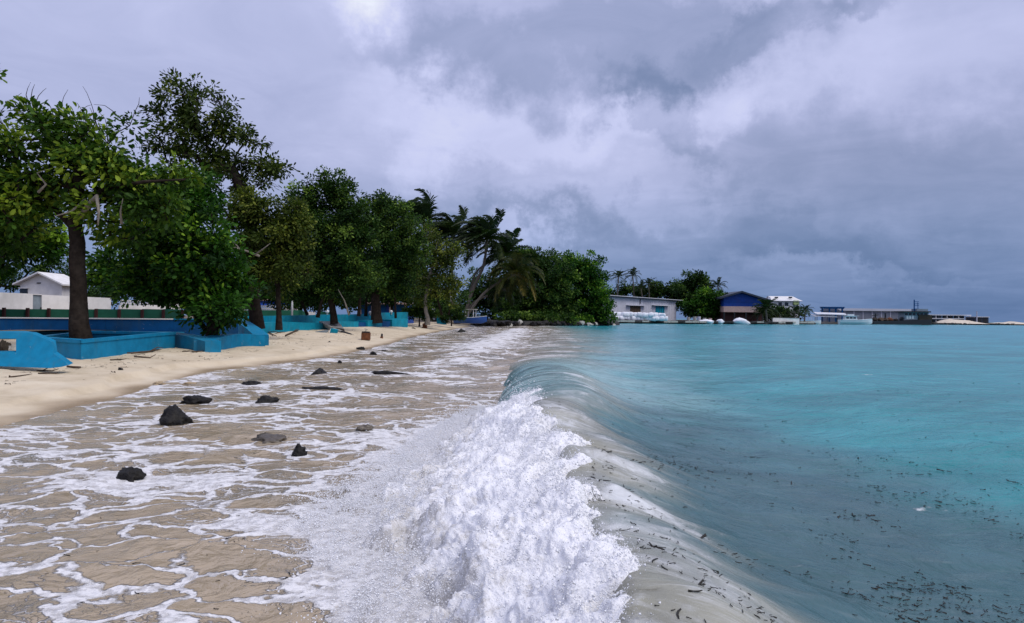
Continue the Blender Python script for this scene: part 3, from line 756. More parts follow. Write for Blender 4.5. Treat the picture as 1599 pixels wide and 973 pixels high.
# ------------------------------------------------------------------ land beyond the beach
def coast():
    edge = [(735, 84), (770, 83), (800, 84), (850, 86), (900, 90), (945, 97), (966, 104), (955, 128), (935, 140), (1000, 143), (1060, 147), (1120, 152), (1200, 160), (1262, 172),
            (1300, 190), (1360, 205), (1440, 215), (1470, 226), (1530, 236), (1600, 246), (1750, 258), (1900, 270)]
    top, side = [], []
    pts = []
    for px, Y in edge:
        p = at(px, 500, Y); pts.append((p.x, p.y))
    fine = []
    for (a, b), (c, d) in zip(pts[:-1], pts[1:]):
        n = max(2, int(math.hypot(c - a, d - b) / 1.2))
        for i in range(n): fine.append((a + (c - a) * i / n, b + (d - b) * i / n))
    fine = np.array(fine + [pts[-1]])
    jx = .45 * fbm(fine[:, 0] * .4, fine[:, 1] * .4, 1.0, 3); jy = .45 * fbm(fine[:, 0] * .4, fine[:, 1] * .4, 7.0, 3)
    ring0 = np.stack([fine[:, 0] + jx * 1.5, fine[:, 1] + jy * 1.5 - .5, 0 * jx - .8], -1)
    ring1 = np.stack([fine[:, 0] + jx, fine[:, 1] + jy, .62 + .16 * jx + 0 * jx], -1)
    ring2 = np.stack([fine[:, 0] + jx * .3, fine[:, 1] + .6 + jy * .3, .86 + .1 * jy], -1)
    ring3 = np.stack([fine[:, 0] * 1.02, fine[:, 1] + 6, .92 + 0 * jx], -1)
    ring4 = np.stack([fine[:, 0] * 1.5 - 8, fine[:, 1] * 1.5 + 60, .95 + 0 * jx], -1)
    V = np.stack([ring0, ring1, ring2, ring3, ring4], 0).reshape(-1, 3)
    o = link('rocky_bank', mesh_np('rocky_bank', V, grid_faces(5, len(fine)), QUAY))
    tag(o, kind='structure')
    # the ground behind the beach, under the trees
    ys = rows(18, 160, 1.03); t = np.linspace(0, 1, 60)
    lf = -ys * 1.6 - 20; rt = np.interp(ys, [18, 22, 26, 30, 40, 52, 60, 75, 90, 160], [-17, -13.0, -12.2, -12.6, -11.8, -8.2, -8.4, -7.4, -4, 8])
    XX = lf[:, None] + (rt - lf)[:, None] * t[None]; YY = ys[:, None] + 0 * XX
    ZZ = .78 + .06 * fbm(XX * .3, YY * .3, 3.0, 3) + .15 * sstep(25, 60, YY) - .6 * sstep(.97, 1.0, t)[None] * sstep(54, 58, YY)
    m = plain('brown_ground', (.16, .125, .085), .95, .4, 2.0, .5, (.06, .055, .03))  # brown earth, the ground's own colour
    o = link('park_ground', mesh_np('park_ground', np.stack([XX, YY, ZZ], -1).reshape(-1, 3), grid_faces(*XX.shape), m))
    tag(o, kind='structure')
coast()

# ------------------------------------------------------------------ walls, planters, buildings along the beach
def P2(px, Y):
    p = at(px, 495, Y); return (p.x, p.y)
def Z(px, py, Y): return at(px, py, Y).z

def planter():
    t = thing('square_planter', (-10.2, 17.4, .3), 'bright blue square concrete planter with a stout tree growing in it', 'planter')
    A, B, Dd, Cc = Vector((-9.0, 15.0, 0)), Vector((-9.2, 19.6, 0)), Vector((-11.7, 19.9, 0)), Vector((-10.9, 16.2, 0))
    ring = [A, B, Dd, Cc]; cen = sum(ring, Vector()) / 4
    ztop = [.78, .85, .85, .79]
    for i in range(4):
        j = (i + 1) % 4
        p, q = ring[i], ring[j]; pi, qi = p + (cen - p) * .13, q + (cen - q) * .13
        up = lambda a, z: Vector((a.x, a.y, z))
        MB().hexa([up(p, .05), up(q, .05), up(qi, .05), up(pi, .05)], [up(p, ztop[i] - .085), up(q, ztop[j] - .085), up(qi, ztop[j] - .085), up(pi, ztop[i] - .085)]).build('wall', BLUE, t)
        po, qo = p + (p - cen) * .02, q + (q - cen) * .02; pi, qi = p + (cen - p) * .16, q + (cen - q) * .16
        MB().hexa([up(po, ztop[i] - .083), up(qo, ztop[j] - .083), up(qi, ztop[j] - .083), up(pi, ztop[i] - .083)],
                  [up(po, ztop[i]), up(qo, ztop[j]), up(qi, ztop[j]), up(pi, ztop[i])]).build('coping', BLUE, t, bevel=.012)
    MB().prism([Vector((p.x, p.y, .45)) + (cen - p) * .13 for p in ring], (0, 0, .12)).build('soil', SOIL, t)
planter()

def leaning_slab():
    poly = [(-60, 519), (32, 519), (50, 521), (80, 534), (83, 552), (108, 570), (96, 573), (78, 575), (0, 572), (-60, 572), (-60, 551), (25, 550), (25, 529), (-60, 529)]
    pts = [at(x, y, 12.6 + (572 - y) / 53 * .35) for x, y in poly]
    t = thing('broken_blue_slab', at(40, 572, 12.7), 'broken bright blue concrete frame with a square opening, tipped on the sand', 'broken wall')
    # split the outline into bars so that every face is convex
    a, b, c, d, e, f, g, h, i, j, k, l, m_, n_ = pts
    back = Vector((-.05, .20, .02))
    MB().prism([n_, m_, b, a], back).build('top_bar', BLUE, t)
    MB().prism([m_, l, e + (l - e) * .0, d, c, b], back).build('upright', BLUE, t)
    MB().prism([k, j, i, h, g, f, e, l], back).build('foot', BLUE, t)
leaning_slab()

def sunken_kerb():
    t = thing('sunken_kerb', at(345, 535, 19.4), 'bright blue sunken kerb of a collapsed planter curving across the sand', 'kerb')
    def beam(pts, wd, hgt, name):
        pts = [Vector(p) for p in pts]; m = MB(); L, Rr = [], []
        for i, p in enumerate(pts):
            d = (pts[min(i + 1, len(pts) - 1)] - pts[max(i - 1, 0)]); d.z = 0; d.normalize()
            s = Vector((-d.y, d.x, 0)) * wd / 2
            L.append(p + s); Rr.append(p - s)
        dn = Vector((0, 0, -hgt))
        for i in range(len(pts) - 1):
            m.hexa([L[i] + dn, L[i + 1] + dn, Rr[i + 1] + dn, Rr[i] + dn], [L[i], L[i + 1], Rr[i + 1], Rr[i]])
        bm_ = m.build(name, BLUE, t)
    beam([at(266, 519, 20.6), at(300, 524, 19.6), at(333, 533, 18.7)], .42, .55, 'kerb_piece')
    beam([at(318, 531, 18.9), at(336, 525, 19.9), at(358, 521.5, 21.0), at(384, 521.5, 21.6), at(410, 524, 21.9)], .50, .6, 'kerb_piece')
    beam([at(408, 523, 22.0), at(396, 513, 24.0), at(381, 503, 26.4), at(376, 499, 28)], .45, .55, 'kerb_piece')
sunken_kerb()

def sea_wall():
    lab = 'long dark blue low sea wall with a pale top, behind the square planter'
    t = thing('sea_wall', P2(130, 23) + (.5,), lab, 'wall')
    p, q = P2(-330, 20.5), P2(372, 24.5)
    n = 6
    for i in range(n):
        a = [p[k] + (q[k] - p[k]) * i / n for k in (0, 1)]; b = [p[k] + (q[k] - p[k]) * (i + .998) / n for k in (0, 1)]
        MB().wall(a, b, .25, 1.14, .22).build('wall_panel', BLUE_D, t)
        MB().wall((a[0], a[1] - .03), (b[0], b[1] - .03), 1.142, 1.178, .29).build('coping', WHITE_P if i < 5 else BLUE, t)
    MB().wall((p[0] + .2, p[1] - .75), (q[0] - 1.5, q[1] - .75), .2, .74, .74).build('bench_step', BLUE, t)
    t = thing('terrace_wall', P2(500, 39) + (.5,), 'turquoise terrace wall stepping down to the sand under the trees', 'wall')
    run = [(368, 28.5, 494.5), (445, 35, 493), (520, 41, 491.3), (580, 46.5, 490.5)]
    for (a, ya, ta), (b, yb, tb) in zip(run[:-1], run[1:]):
        MB().wall(P2(a, ya), P2(b, yb), .4, Z(a, ta, ya), .25, z1q=Z(b, tb, yb)).build('wall_panel', TEAL, t)
    MB().wall(P2(582, 46.7), P2(637, 51.5), .4, Z(582, 489, 46.7), .25, z1q=Z(637, 487.5, 51.5)).build('wall_panel', TEAL, t)
    run = [(398, 30, 504), (450, 33.6, 502.5), (516, 37.5, 505)]
    for (a, ya, ta), (b, yb, tb) in zip(run[:-1], run[1:]):
        MB().wall(P2(a, ya - .6), P2(b, yb - .6), .2, Z(a, ta, ya), .9, z1q=Z(b, tb, yb)).build('bench_step', TEAL, t)
    run = [(527, 40, 501.5), (560, 42.4, 502), (574, 43.6, 500), (597, 45.7, 499.5), (612, 47.2, 499), (637, 49.6, 498)]
    for i, ((a, ya, ta), (b, yb, tb)) in enumerate(zip(run[:-1], run[1:])):
        dz = -.12 * (i % 2)
        MB().wall(P2(a + .3, ya - .6 + .25 * (i % 2)), P2(b, yb - .6 + .25 * (i % 2)), .2, Z(a, ta, ya) + dz, .7, z1q=Z(b, tb, yb) + dz).build('bench_step', TEAL if i % 2 == 0 else BLUE_D, t)
sea_wall()

def green_fence():
    t = thing('green_fence', P2(100, 27) + (.8,), 'low green panelled fence with brown posts in front of the white wall', 'fence')
    xs_ = [-100, -64, -28, 6, 43, 76, 112, 150, 186, 222, 255, 285]
    Yf = lambda x: 26.5 + x * .012
    for a, b in zip(xs_[:-1], xs_[1:]):
        MB().wall(P2(a, Yf(a)), P2(b, Yf(b)), .7, Z(a, 482.5, Yf(a)), .06, z1q=Z(b, 483.2, Yf(b))).build('panel', GREEN_P, t)
    for a in xs_:
        p = P2(a, Yf(a) - .06); MB().box((p[0], p[1], 1.08), (.09, .09, .84)).build('post', REDP, t)
    t = thing('green_parapet', P2(420, 41) + (.8,), 'green parapet with a sloping end below the blue pavilion', 'wall')
    for a, b, y0, y1 in ((362, 472, 484.5, 484.5), (472, 481, 484.5, 492)):
        MB().wall(P2(a, 40), P2(b, 42), .7, Z(a, y0, 40), .2, z1q=Z(b, y1, 42)).build('wall_panel', GREEN_P, t)
    t = thing('green_planter_edge', P2(502, 44) + (.8,), 'small green sloping wall end beside dark stems', 'wall')
    MB().wall(P2(494, 43.5), P2(503, 43.8), .7, Z(494, 492.5, 43.5), .2, z1q=Z(503, 486.5, 44)).build('sloping_end', GREEN_P, t)
    MB().wall(P2(503.3, 43.8), P2(516, 44.6), .7, Z(503, 486.5, 44), .2).build('wall_panel', GREEN_P, t)
green_fence()

def white_wall():
    t = thing('white_boundary_wall', P2(80, 40) + (.8,), 'white plastered boundary wall with a grey door, under the trees', 'wall')
    YY = lambda x: 36 + x * .035
    for a, b, ya, yb in ((-160, 51, 450, 458.8), (65, 173, 460.3, 465.5)):
        MB().wall(P2(a, YY(a)), P2(b, YY(b)), .7, Z(a, ya, YY(a)), .18, z1q=Z(b, yb, YY(b))).build('wall_panel', WHITE_P, t)
    MB().wall(P2(51.2, YY(51)), P2(64.8, YY(65)), Z(58, 460.5, YY(58)) + .002, Z(58, 459.3, YY(58)), .18).build('lintel', WHITE_P, t)
    d = MB().wall(P2(51.5, YY(51) + .08), P2(64.5, YY(65) + .08), .7, Z(58, 460.6, YY(58)), .05).build('door', GREY_P, t)
    MB().box((P2(62.5, YY(62))[0], P2(62.5, YY(62))[1] + .07, 1.55), (.05, .05, .12)).build('handle', DARKM, d)
    # house behind it
    Yh = 58
    ax, ay = P2(63, Yh); l = P2(31, Yh)[0]; r_ = P2(96, Yh)[0]
    ze, za = Z(60, 443, Yh), Z(63, 427.5, Yh)
    t = thing('white_gabled_house', (ax, Yh, .8), 'small white gabled house looking over the white boundary wall', 'house')
    MB().prism([(l, Yh, .8), (r_, Yh, .8), (r_, Yh, ze), (ax, Yh, za), (l, Yh, ze)], (0, 2.6, 0)).build('wall', WHITE_P, t)
    for sx in (-1, 1):
        e = l - .35 if sx < 0 else r_ + .35
        dz = (za - ze) / ((r_ - l) / 2) * .35
        MB().prism([(ax, Yh - .45, za + .02), (e, Yh - .45, ze - dz + .02), (e, Yh - .45, ze - dz + .14), (ax, Yh - .45, za + .14)], (0, 3.4, 0)).build('roof_slope', ROOFW if sx < 0 else WHITE_P, t)
    wx = P2(37, Yh)[0]
    wnd = MB().box((wx, Yh - .03, Z(37, 455, Yh)), (.6, .08, .45)).build('window', GLASS, t)
    MB().box((wx, Yh - .08, Z(37, 455, Yh) + .27), (.75, .12, .08)).build('sill', WHITE_P, wnd)
    MB().box((P2(60, Yh)[0], Yh - .03, Z(60, 442, Yh)), (.3, .06, .08)).build('vent', DARKM, t)
white_wall()

def picket_fence(x0, x1, Y0, Y1, ylow, yt0, yt1, n, label, mat):
    t = thing('picket_fence', P2((x0 + x1) / 2, (Y0 + Y1) / 2) + (.8,), label, 'fence', 'picket fences under the trees')
    MB().wall(P2(x0, Y0), P2(x1, Y1), .75, Z(x0, ylow, Y0), .12, z1q=Z(x1, ylow, Y1)).build('base_wall', mat, t)
    for k in (.25, .85):
        za = Z(x0, ylow, Y0) + (Z(x0, yt0, Y0) - Z(x0, ylow, Y0)) * k; zb = Z(x1, ylow, Y1) + (Z(x1, yt1, Y1) - Z(x1, ylow, Y1)) * k
        MB().wall((P2(x0, Y0)[0], Y0 + .05), (P2(x1, Y1)[0], Y1 + .05), za - .03, za + .03, .04, z1q=zb + .03, z0q=zb - .03).build('rail', mat, t)
    me = None
    for i in range(n):
        f = (i + .5) / n; px = x0 + (x1 - x0) * f; Y = Y0 + (Y1 - Y0) * f
        p = P2(px, Y); z0, z1 = Z(px, ylow, Y) + .003, Z(px, yt0 + (yt1 - yt0) * f, Y)
        if me is None:
            m = MB().hexa([(-.035, -.012, 0), (.035, -.012, 0), (.035, .012, 0), (-.035, .012, 0)], [(-.035, -.012, .93), (.035, -.012, .93), (.035, .012, .93), (-.035, .012, .93)])
            m.hexa([(-.035, -.012, .93), (.035, -.012, .93), (.035, .012, .93), (-.035, .012, .93)], [(-.006, -.012, 1), (.006, -.012, 1), (.006, .012, 1), (-.006, .012, 1)])
            o = m.build('picket', mat); me = o.data; o.parent = t
        else:
            o = link('picket', me, t)
        o.location = Vector((p[0], Y + .04, z0)) - t.location; o.scale = (1, 1, z1 - z0)
picket_fence(187, 282, 42, 46, 476.5, 468, 471, 34, 'white picket fence behind the green fence, ending by the white wall', WHITE_P)
picket_fence(362, 472, 47, 50, 484, 475.5, 478, 36, 'white picket fence in front of the blue pavilion', WHITE_P)

def pavilions():
    Y = 56
    x0, x1 = P2(356, Y)[0], P2(471, Y)[0]
    t = thing('blue_pavilion', ((x0 + x1) / 2, Y, .8), 'blue pavilion with scalloped awning and cream roof edge behind the picket fence', 'pavilion')
    MB().box(((x0 + x1) / 2, Y + 2, (.8 + 1.6) / 2), (x1 - x0, 3.8, .8)).build('base_wall', WHITE_P, t)
    zt, zb = Z(415, 469.5, Y), Z(415, 478, Y)
    MB().box(((x0 + x1) / 2, Y + 2, zt + .05), (x1 - x0 + .3, 4.4, .12)).build('roof', CREAM_P, t)
    n = 5
    for i in range(n):
        a = x0 + (x1 - x0) * i / n; b = x0 + (x1 - x0) * (i + .97) / n
        pts = [(a, Y - .1, zt - .012), (a, Y - .1, zt - (zt - zb) * .45)] + [(a + (b - a) * s, Y - .25, zb + (zt - zb) * (.55 - .55 * math.sin(math.pi * s))) for s in (.15, .35, .5, .65, .85)] + [(b, Y - .1, zt - (zt - zb) * .45), (b, Y - .1, zt - .012)]
        MB().prism(pts, (0, .06, 0)).build('awning', ROYAL, t)
    for i in range(6):
        x = x0 + .06 + (x1 - x0 - .12) * i / 5
        MB().box((x, Y + .15, (1.6 + zt) / 2 - .008), (.1, .1, zt - 1.6 - .02)).build('post', CREAM_P, t)
    Y = 60
    x0, x1 = P2(561, Y)[0], P2(636, Y)[0]
    t = thing('blue_changing_hut', ((x0 + x1) / 2, Y, .8), 'royal blue hut with a cream roof edge at the end of the terrace wall', 'hut')
    zt = Z(600, 475, Y)
    MB().box(((x0 + x1) / 2, Y + 2, (.7 + zt) / 2), (x1 - x0, 4, zt - .7)).build('wall', ROYAL, t)
    MB().box(((x0 + x1) / 2, Y + 1.9, zt + .08), (x1 - x0 + .3, 4.6, .15)).build('roof', CREAM_P, t)
    for px in (563, 581, 609, 634):
        x = P2(px, Y)[0]
        MB().box((x, Y - .07, (.8 + zt) / 2), (.12, .12, zt - .82)).build('post', CREAM_P, t)
    for px in (572, 595, 621):
        x = P2(px, Y)[0]
        MB().box((x, Y - .02, 1.62), (.85, .05, 1.6)).build('shutter', BLUE_D, t)
    # pole and globe lamps on the terrace wall
    Y = 39.5; p = P2(456, Y)
    t = thing('white_pole', (p[0], Y, .8), 'thin white pole standing behind the turquoise terrace wall', 'pole')
    MB().tube([(p[0], Y, .8), (p[0], Y, Z(456, 458, Y))], .05, 8).build('shaft', WHITE_P, t, True)
    MB().tube([(p[0], Y, .8), (p[0], Y, .9)], .12, 8).build('base', CONC, t, True)
    for px, py, Y, lb in ((511, 488.5, 40.6, 'white globe lamp on the terrace wall by the small green sloping wall'), (522, 489, 41.4, 'white globe lamp on the terrace wall against the spreading tree stems'), (578, 489.5, 46.0, 'white globe lamp on the terrace wall beside the thick dark trunk'), (611, 488, 49.0, 'white globe lamp on the higher end of the terrace wall')):
        p = at(px, py, Y)
        t = thing('globe_lamp', p, lb, 'lamp', 'globe lamps on the terrace wall')
        MB().tube([p + Vector((0, 0, -.14)), p + Vector((0, 0, -.02))], .05, 8).build('base', CONC, t)
        bm = bmesh.new(); bmesh.ops.create_icosphere(bm, subdivisions=2, radius=.10); me = bpy.data.meshes.new('globe'); bm.to_mesh(me); bm.free()
        me.materials.append(WHITE_P); o = link('globe', me, t); o.location = (0, 0, .06)
pavilions()

# ------------------------------------------------------------------ trees
LSH = np.array([(0, 0, 0), (.40, .36, .10), (.78, .40, .10), (1, 0, -.06), (.78, -.40, .10), (.40, -.36, .10)], float)
LFC = np.array([(0, 3, 2, 1), (0, 5, 4, 3)])
def leaves_mesh(name, P, Dr, Nn, L, Wd, tone, mat):
    n = len(P)
    Dr = norm(Dr); S_ = norm(np.cross(Nn, Dr)); Nn = np.cross(Dr, S_)
    V = P[:, None] + Dr[:, None] * (LSH[None, :, 0:1] * L[:, None, None]) + S_[:, None] * (LSH[None, :, 1:2] * Wd[:, None, None]) + Nn[:, None] * (LSH[None, :, 2:3] * Wd[:, None, None])
    Fq = (LFC[None] + 6 * np.arange(n)[:, None, None]).reshape(-1, 4)
    return mesh_np(name, V.reshape(-1, 3), Fq, mat, smooth=False, attrs={'tone': np.repeat(tone, 6)})

WIND = np.array([-.75, .25, .05])
def tree(name, label, cat, Y, trunk, tr, lobes, leaf, mat, seed, bark=BARK, group=None, dens=1.0, clr=.42, tone0=0.0, stems=None, base_z=None, bare=0, twig=.012, wind=.5):
    """trunk: photo pixels from the foot up, at depth Y; lobes: (px, py, rx, ry[, depth offset]) of the crown"""
    r = np.random.default_rng(seed)
    foot = at(trunk[0][0], trunk[0][1], Y)
    if base_z is not None: foot.z = base_z
    t = thing(name, foot, label, cat, group)
    F_ = np.array(foot)
    path = [F_] + [np.array(at(px, py, Y)) for px, py in trunk[1:]]
    # skeleton nodes
    nodes, par = [path[0]], [-1]
    for p in path[1:]:
        a = nodes[-1]; k = max(1, int(np.linalg.norm(p - a) / .45))
        for i in range(1, k + 1):
            nodes.append(a + (p - a) * i / k + (r.normal(0, .02, 3) if i < k else 0)); par.append(len(nodes) - 2)
    ntr = len(nodes)
    C, Lr = [], []
    for lb in lobes:
        px, py, rx, ry = lb[:4]; dy = lb[4] if len(lb) > 4 else 0
        c = np.array(at(px, py, Y + dy)); k = (Y + dy) / F0
        rad = np.array([rx * k, .5 * (rx + ry) * k * .95, ry * k])
        n = max(4, int(dens * 10 * (rad[0] * rad[2] / clr ** 2) ** .9))
        d = norm(r.normal(size=(n, 3))); q = r.random(n) ** .45
        q = q * (1 + .38 * fbm(d[:, 0] * 1.8 + seed, d[:, 1] * 1.8, d[:, 2] * 1.8, 3))
        q = np.where(r.random(n) < .10, q * r.uniform(1.05, 1.45, n), q)
        C.append(c + d * q[:, None] * rad); Lr.append(np.repeat(c[None], n, 0))
    C = np.concatenate(C); Lr = np.concatenate(Lr)
    top = nodes[ntr - 1]
    order = np.argsort(np.linalg.norm(C - top, axis=1))
    N = np.zeros((ntr + 3 * len(C) + 5, 3)); N[:ntr] = nodes; cnt = ntr; par = list(par)
    start = int(ntr * .55)
    load = {}
    ends = []
    for ci in order:
        c = C[ci]
        d2 = np.linalg.norm(N[start:cnt] - c, axis=1) + .35 * np.maximum(N[start:cnt, 2] - c[2] + .1, 0)
        j = start + int(np.argmin(d2)); a = N[j]
        k = 2 if d2.min() > .5 else 1
        prev = j
        for i in range(1, k + 1):
            f = i / k
            N[cnt] = a + (c - a) * f + (r.normal(0, .06, 3) * np.linalg.norm(c - a) if i < k else 0); par.append(prev); prev = cnt; cnt += 1
        ends.append((prev, ci))
    cn = np.zeros(cnt)
    for e, _ in ends: cn[e] += 1
    for i in range(cnt - 1, 0, -1): cn[par[i]] += cn[i]
    rad = twig * np.maximum(cn, 1) ** .47
    rad = np.minimum(rad, tr)
    for i in range(ntr): rad[i] = max(tr * (1.0 - .30 * i / ntr), rad[i] if i > start else 0)
    rad[0] *= 1.35; rad[1] *= 1.08
    def skel(idx, nm, mt, sides):
        A = np.array([par[i] for i in idx]); B = np.array(idx)
        d = norm(N[B] - N[A]); u = norm(np.cross(d, np.array([.3, .2, .93]))); v = np.cross(d, u)
        V = []
        ang = 2 * np.pi * np.arange(sides) / sides
        ring = u[:, None] * np.cos(ang)[None, :, None] + v[:, None] * np.sin(ang)[None, :, None]
        ra = np.where(A < ntr, rad[A], np.minimum(rad[A], rad[B] * 1.5)); ra = np.where((A < ntr) & (B >= ntr), np.minimum(rad[A], rad[B] * 1.4), ra)
        VA = N[A][:, None] + ring * ra[:, None, None]; VB = N[B][:, None] + ring * rad[B][:, None, None]
        V = np.concatenate([VA, VB], 1).reshape(-1, 3) - F_
        k = np.arange(sides); f = np.stack([k, (k + 1) % sides, sides + (k + 1) % sides, sides + k], -1)
        Fq = (f[None] + 2 * sides * np.arange(len(idx))[:, None, None]).reshape(-1, 4)
        o = link(nm, mesh_np(nm, V, Fq, mt), t); return o
    if ntr > 1: 
        # the trunk as one welded tube with an uneven surface
        sides = 12
        ang = 2 * np.pi * np.arange(sides) / sides
        T = N[:ntr]; dd = norm(np.gradient(T, axis=0)); u = norm(np.cross(dd, np.array([0, 1.0, .05]))); v = np.cross(dd, u)
        wob = 1 + .16 * perlin(T[:, 2:3] * 1.7 + seed, np.cos(ang)[None] * 1.4, np.sin(ang)[None] * 1.4)
        V = T[:, None] + (u[:, None] * np.cos(ang)[None, :, None] + v[:, None] * np.sin(ang)[None, :, None]) * (rad[:ntr, None] * wob)[..., None] - F_
        Fq = np.array([(i * sides + k, i * sides + (k + 1) % sides, (i + 1) * sides + (k + 1) % sides, (i + 1) * sides + k) for i in range(ntr - 1) for k in range(sides)])
        link('trunk', mesh_np('trunk', V.reshape(-1, 3), Fq, bark), t)
    root = {}
    for i in range(ntr, cnt): root[i] = i if par[i] < ntr else root[par[i]]
    limbs = {}
    for i in range(ntr, cnt): limbs.setdefault(root[i], []).append(i)
    for li in limbs.values(): skel(li, 'limb', bark, 5)
    if stems:
        for st in stems:
            pts = [at(px, py, Y + dy) for px, py, dy in st[0]]
            k = len(pts)
            MB().tube(pts, [st[1] * (1 - .78 * i / (k - 1)) for i in range(k)], 7).build('stem', st[2] if len(st) > 2 else bark, t, True)
    # leaves
    nl = max(3, int(dens * 9.0 * clr ** 2 / (leaf[0] * leaf[1])))
    nl = min(nl, 90)
    E = np.array([N[e] for e, _ in ends]); LC = np.array([Lr[ci] for _, ci in ends])
    ctone = r.normal(0, .20, len(E))
    n = len(E) * nl
    ei = np.repeat(np.arange(len(E)), nl)
    off = norm(r.normal(size=(n, 3))) * (r.random(n) ** .55 * clr * .86)[:, None] * np.array([1, 1, .72]) * (.65 + .6 * r.random(len(E)))[ei][:, None]
    P = E[ei] + off
    out = norm(P - LC[ei])
    Dr = norm(off) * .8 + out * .4 + r.normal(size=(n, 3)) * .45 + WIND * wind + np.array([0, 0, -.18])
    Nn = norm(r.normal(size=(n, 3)) * .55 + np.array([0, -.1, .75]) + out * .35)
    L = leaf[0] * (.65 + .6 * r.random(n)); Wd = leaf[1] * (.7 + .5 * r.random(n))
    hz = np.clip(out[:, 2] * .10, -.1, .1)
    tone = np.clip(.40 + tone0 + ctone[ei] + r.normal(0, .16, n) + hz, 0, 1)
    o = link('crown', leaves_mesh('crown', P - F_, Dr, Nn, L, Wd, tone, mat), t); tag(o, kind='stuff')
    if bare:
        # leafless twigs at the rim of the crown
        m = MB(); ups = E[:, 2] > np.quantile(E[:, 2], .72)
        src = E[ups]
        for _ in range(bare):
            p = src[r.integers(len(src))].copy(); d = norm(np.array([r.normal(-.25, .45), r.normal(0, .4), .9])); pts = [p.copy()]
            for k in range(4):
                p = p + d * r.uniform(.16, .30); d = norm(d + r.normal(0, .22, 3)); pts.append(p.copy())
            m.tube([tuple(x) for x in pts], [.013, .011, .009, .007, .004], 4)
        tag(m.build('bare_twigs', BARK, t), kind='stuff')
    return t

# big broad-leaved tree in the square planter
tree('planter_tree', 'broad-leaved tree with pale broken limbs and a stout trunk standing in the blue planter', 'tree', 17.2,
     [(129, 523), (123, 470), (119, 410), (117, 350), (120, 300), (126, 262)], .20,
     [(55, 232, 85, 50), (150, 238, 75, 52), (-20, 262, 70, 75), (105, 205, 62, 36), (205, 292, 60, 48), (20, 318, 70, 42), (170, 320, 60, 36), (-80, 220, 80, 90), (250, 325, 40, 30), (65, 290, 60, 40), (265, 290, 45, 40, .8), (20, 380, 55, 30, .6), (-40, 350, 60, 50, .4), (180, 372, 40, 26, .8)],
     (.175, .105), LEAF_A, 101, dens=.60, clr=.50, tone0=.06, bare=46, base_z=.5,
     stems=[([(121, 345, 0), (140, 318, -.5), (151, 306, -.6), (154, 330, -.7), (153, 352, -.7)], .075, BARK_L), ([(119, 350, 0), (132, 312, -.4), (112, 330, -.6), (85, 338, -.7)], .045, BARK_L),
            ([(119, 340, 0), (160, 295, -.2), (225, 284, -.3), (290, 280, .2)], .085, BARK), ([(124, 325, 0), (170, 310, .5), (240, 305, .8)], .09, BARK), ([(118, 360, 0), (90, 330, .3), (30, 300, .2), (-30, 290, 0)], .09, BARK),
            ([(60, 300, -.8), (72, 288, -.9), (58, 270, -.9), (78, 263, -.9)], .035, BARK_L), ([(190, 350, -.4), (188, 330, -.5), (192, 310, -.6)], .035, BARK_L)])
tree('shade_tree', 'dense dark green tree leaning in from beside the planter tree, over the white wall', 'tree', 25,
     [(-75, 500), (-70, 440), (-60, 380)], .26, [(-70, 340, 95, 80), (10, 372, 75, 40), (50, 350, 60, 40), (-45, 415, 45, 28), (-120, 420, 90, 60), (62, 388, 45, 26)], (.20, .12), LEAF_G, 102, dens=.8, clr=.55, tone0=-.05, base_z=.8)
tree('tall_tree', 'tall tree with open wind-blown tiers of foliage towering over the others', 'tree', 27,
     [(400, 493), (396, 455), (394, 410), (390, 350), (378, 300), (362, 262)], .24,
     [(282, 150, 52, 32), (300, 182, 60, 36), (345, 188, 40, 34), (270, 222, 42, 34), (322, 232, 56, 36), (378, 218, 28, 20), (350, 270, 55, 28), (408, 258, 46, 18), (440, 266, 26, 14), (392, 292, 40, 22), (290, 275, 50, 32), (258, 180, 28, 14)],
     (.19, .09), LEAF_O, 103, dens=.50, clr=.44, tone0=-.08, base_z=.8, bare=14)
tree('bushy_tree', 'dense bushy tree with bright green leaves growing from the sunken blue kerb', 'tree', 20.5,
     [(330, 516), (332, 480), (325, 430), (305, 380)], .16,
     [(250, 330, 75, 48), (300, 345, 70, 48), (225, 395, 62, 50), (290, 410, 75, 55), (345, 415, 48, 50), (330, 468, 55, 38), (250, 455, 60, 38), (368, 455, 26, 42), (345, 492, 38, 22, -.8), (210, 300, 48, 40, .5), (175, 440, 34, 22, 1.0), (310, 300, 40, 36, .6), (160, 410, 30, 24, 1.2)],
     (.17, .105), LEAF_G, 104, dens=.68, clr=.46, tone0=-.04, base_z=.42,
     stems=[([(338, 516, 0), (352, 470, .2), (350, 430, .2)], .09), ([(322, 516, .2), (290, 470, .3), (270, 430, .3)], .08)])
tree('olive_tree', 'olive green tree with pale dead branches beside the tall tree', 'tree', 25.5,
     [(436, 494), (434, 450), (425, 395)], .10,
     [(408, 330, 38, 36), (435, 350, 38, 48), (400, 385, 46, 36), (445, 400, 40, 42), (375, 350, 30, 35), (420, 430, 48, 28), (385, 320, 24, 26), (462, 365, 26, 34), (455, 330, 24, 24)], (.135, .085), LEAF_O, 105, dens=.7, clr=.46, tone0=.06, base_z=.8,
     stems=[([(405, 400, -1.6), (385, 392, -1.9), (360, 385, -2.0), (345, 372, -2.0)], .04, BARK_L), ([(398, 398, -1.8), (412, 388, -2.0), (422, 380, -2.0)], .03, BARK_L), ([(375, 390, -1.9), (358, 370, -2.0), (350, 352, -2.0)], .028, BARK_L)])
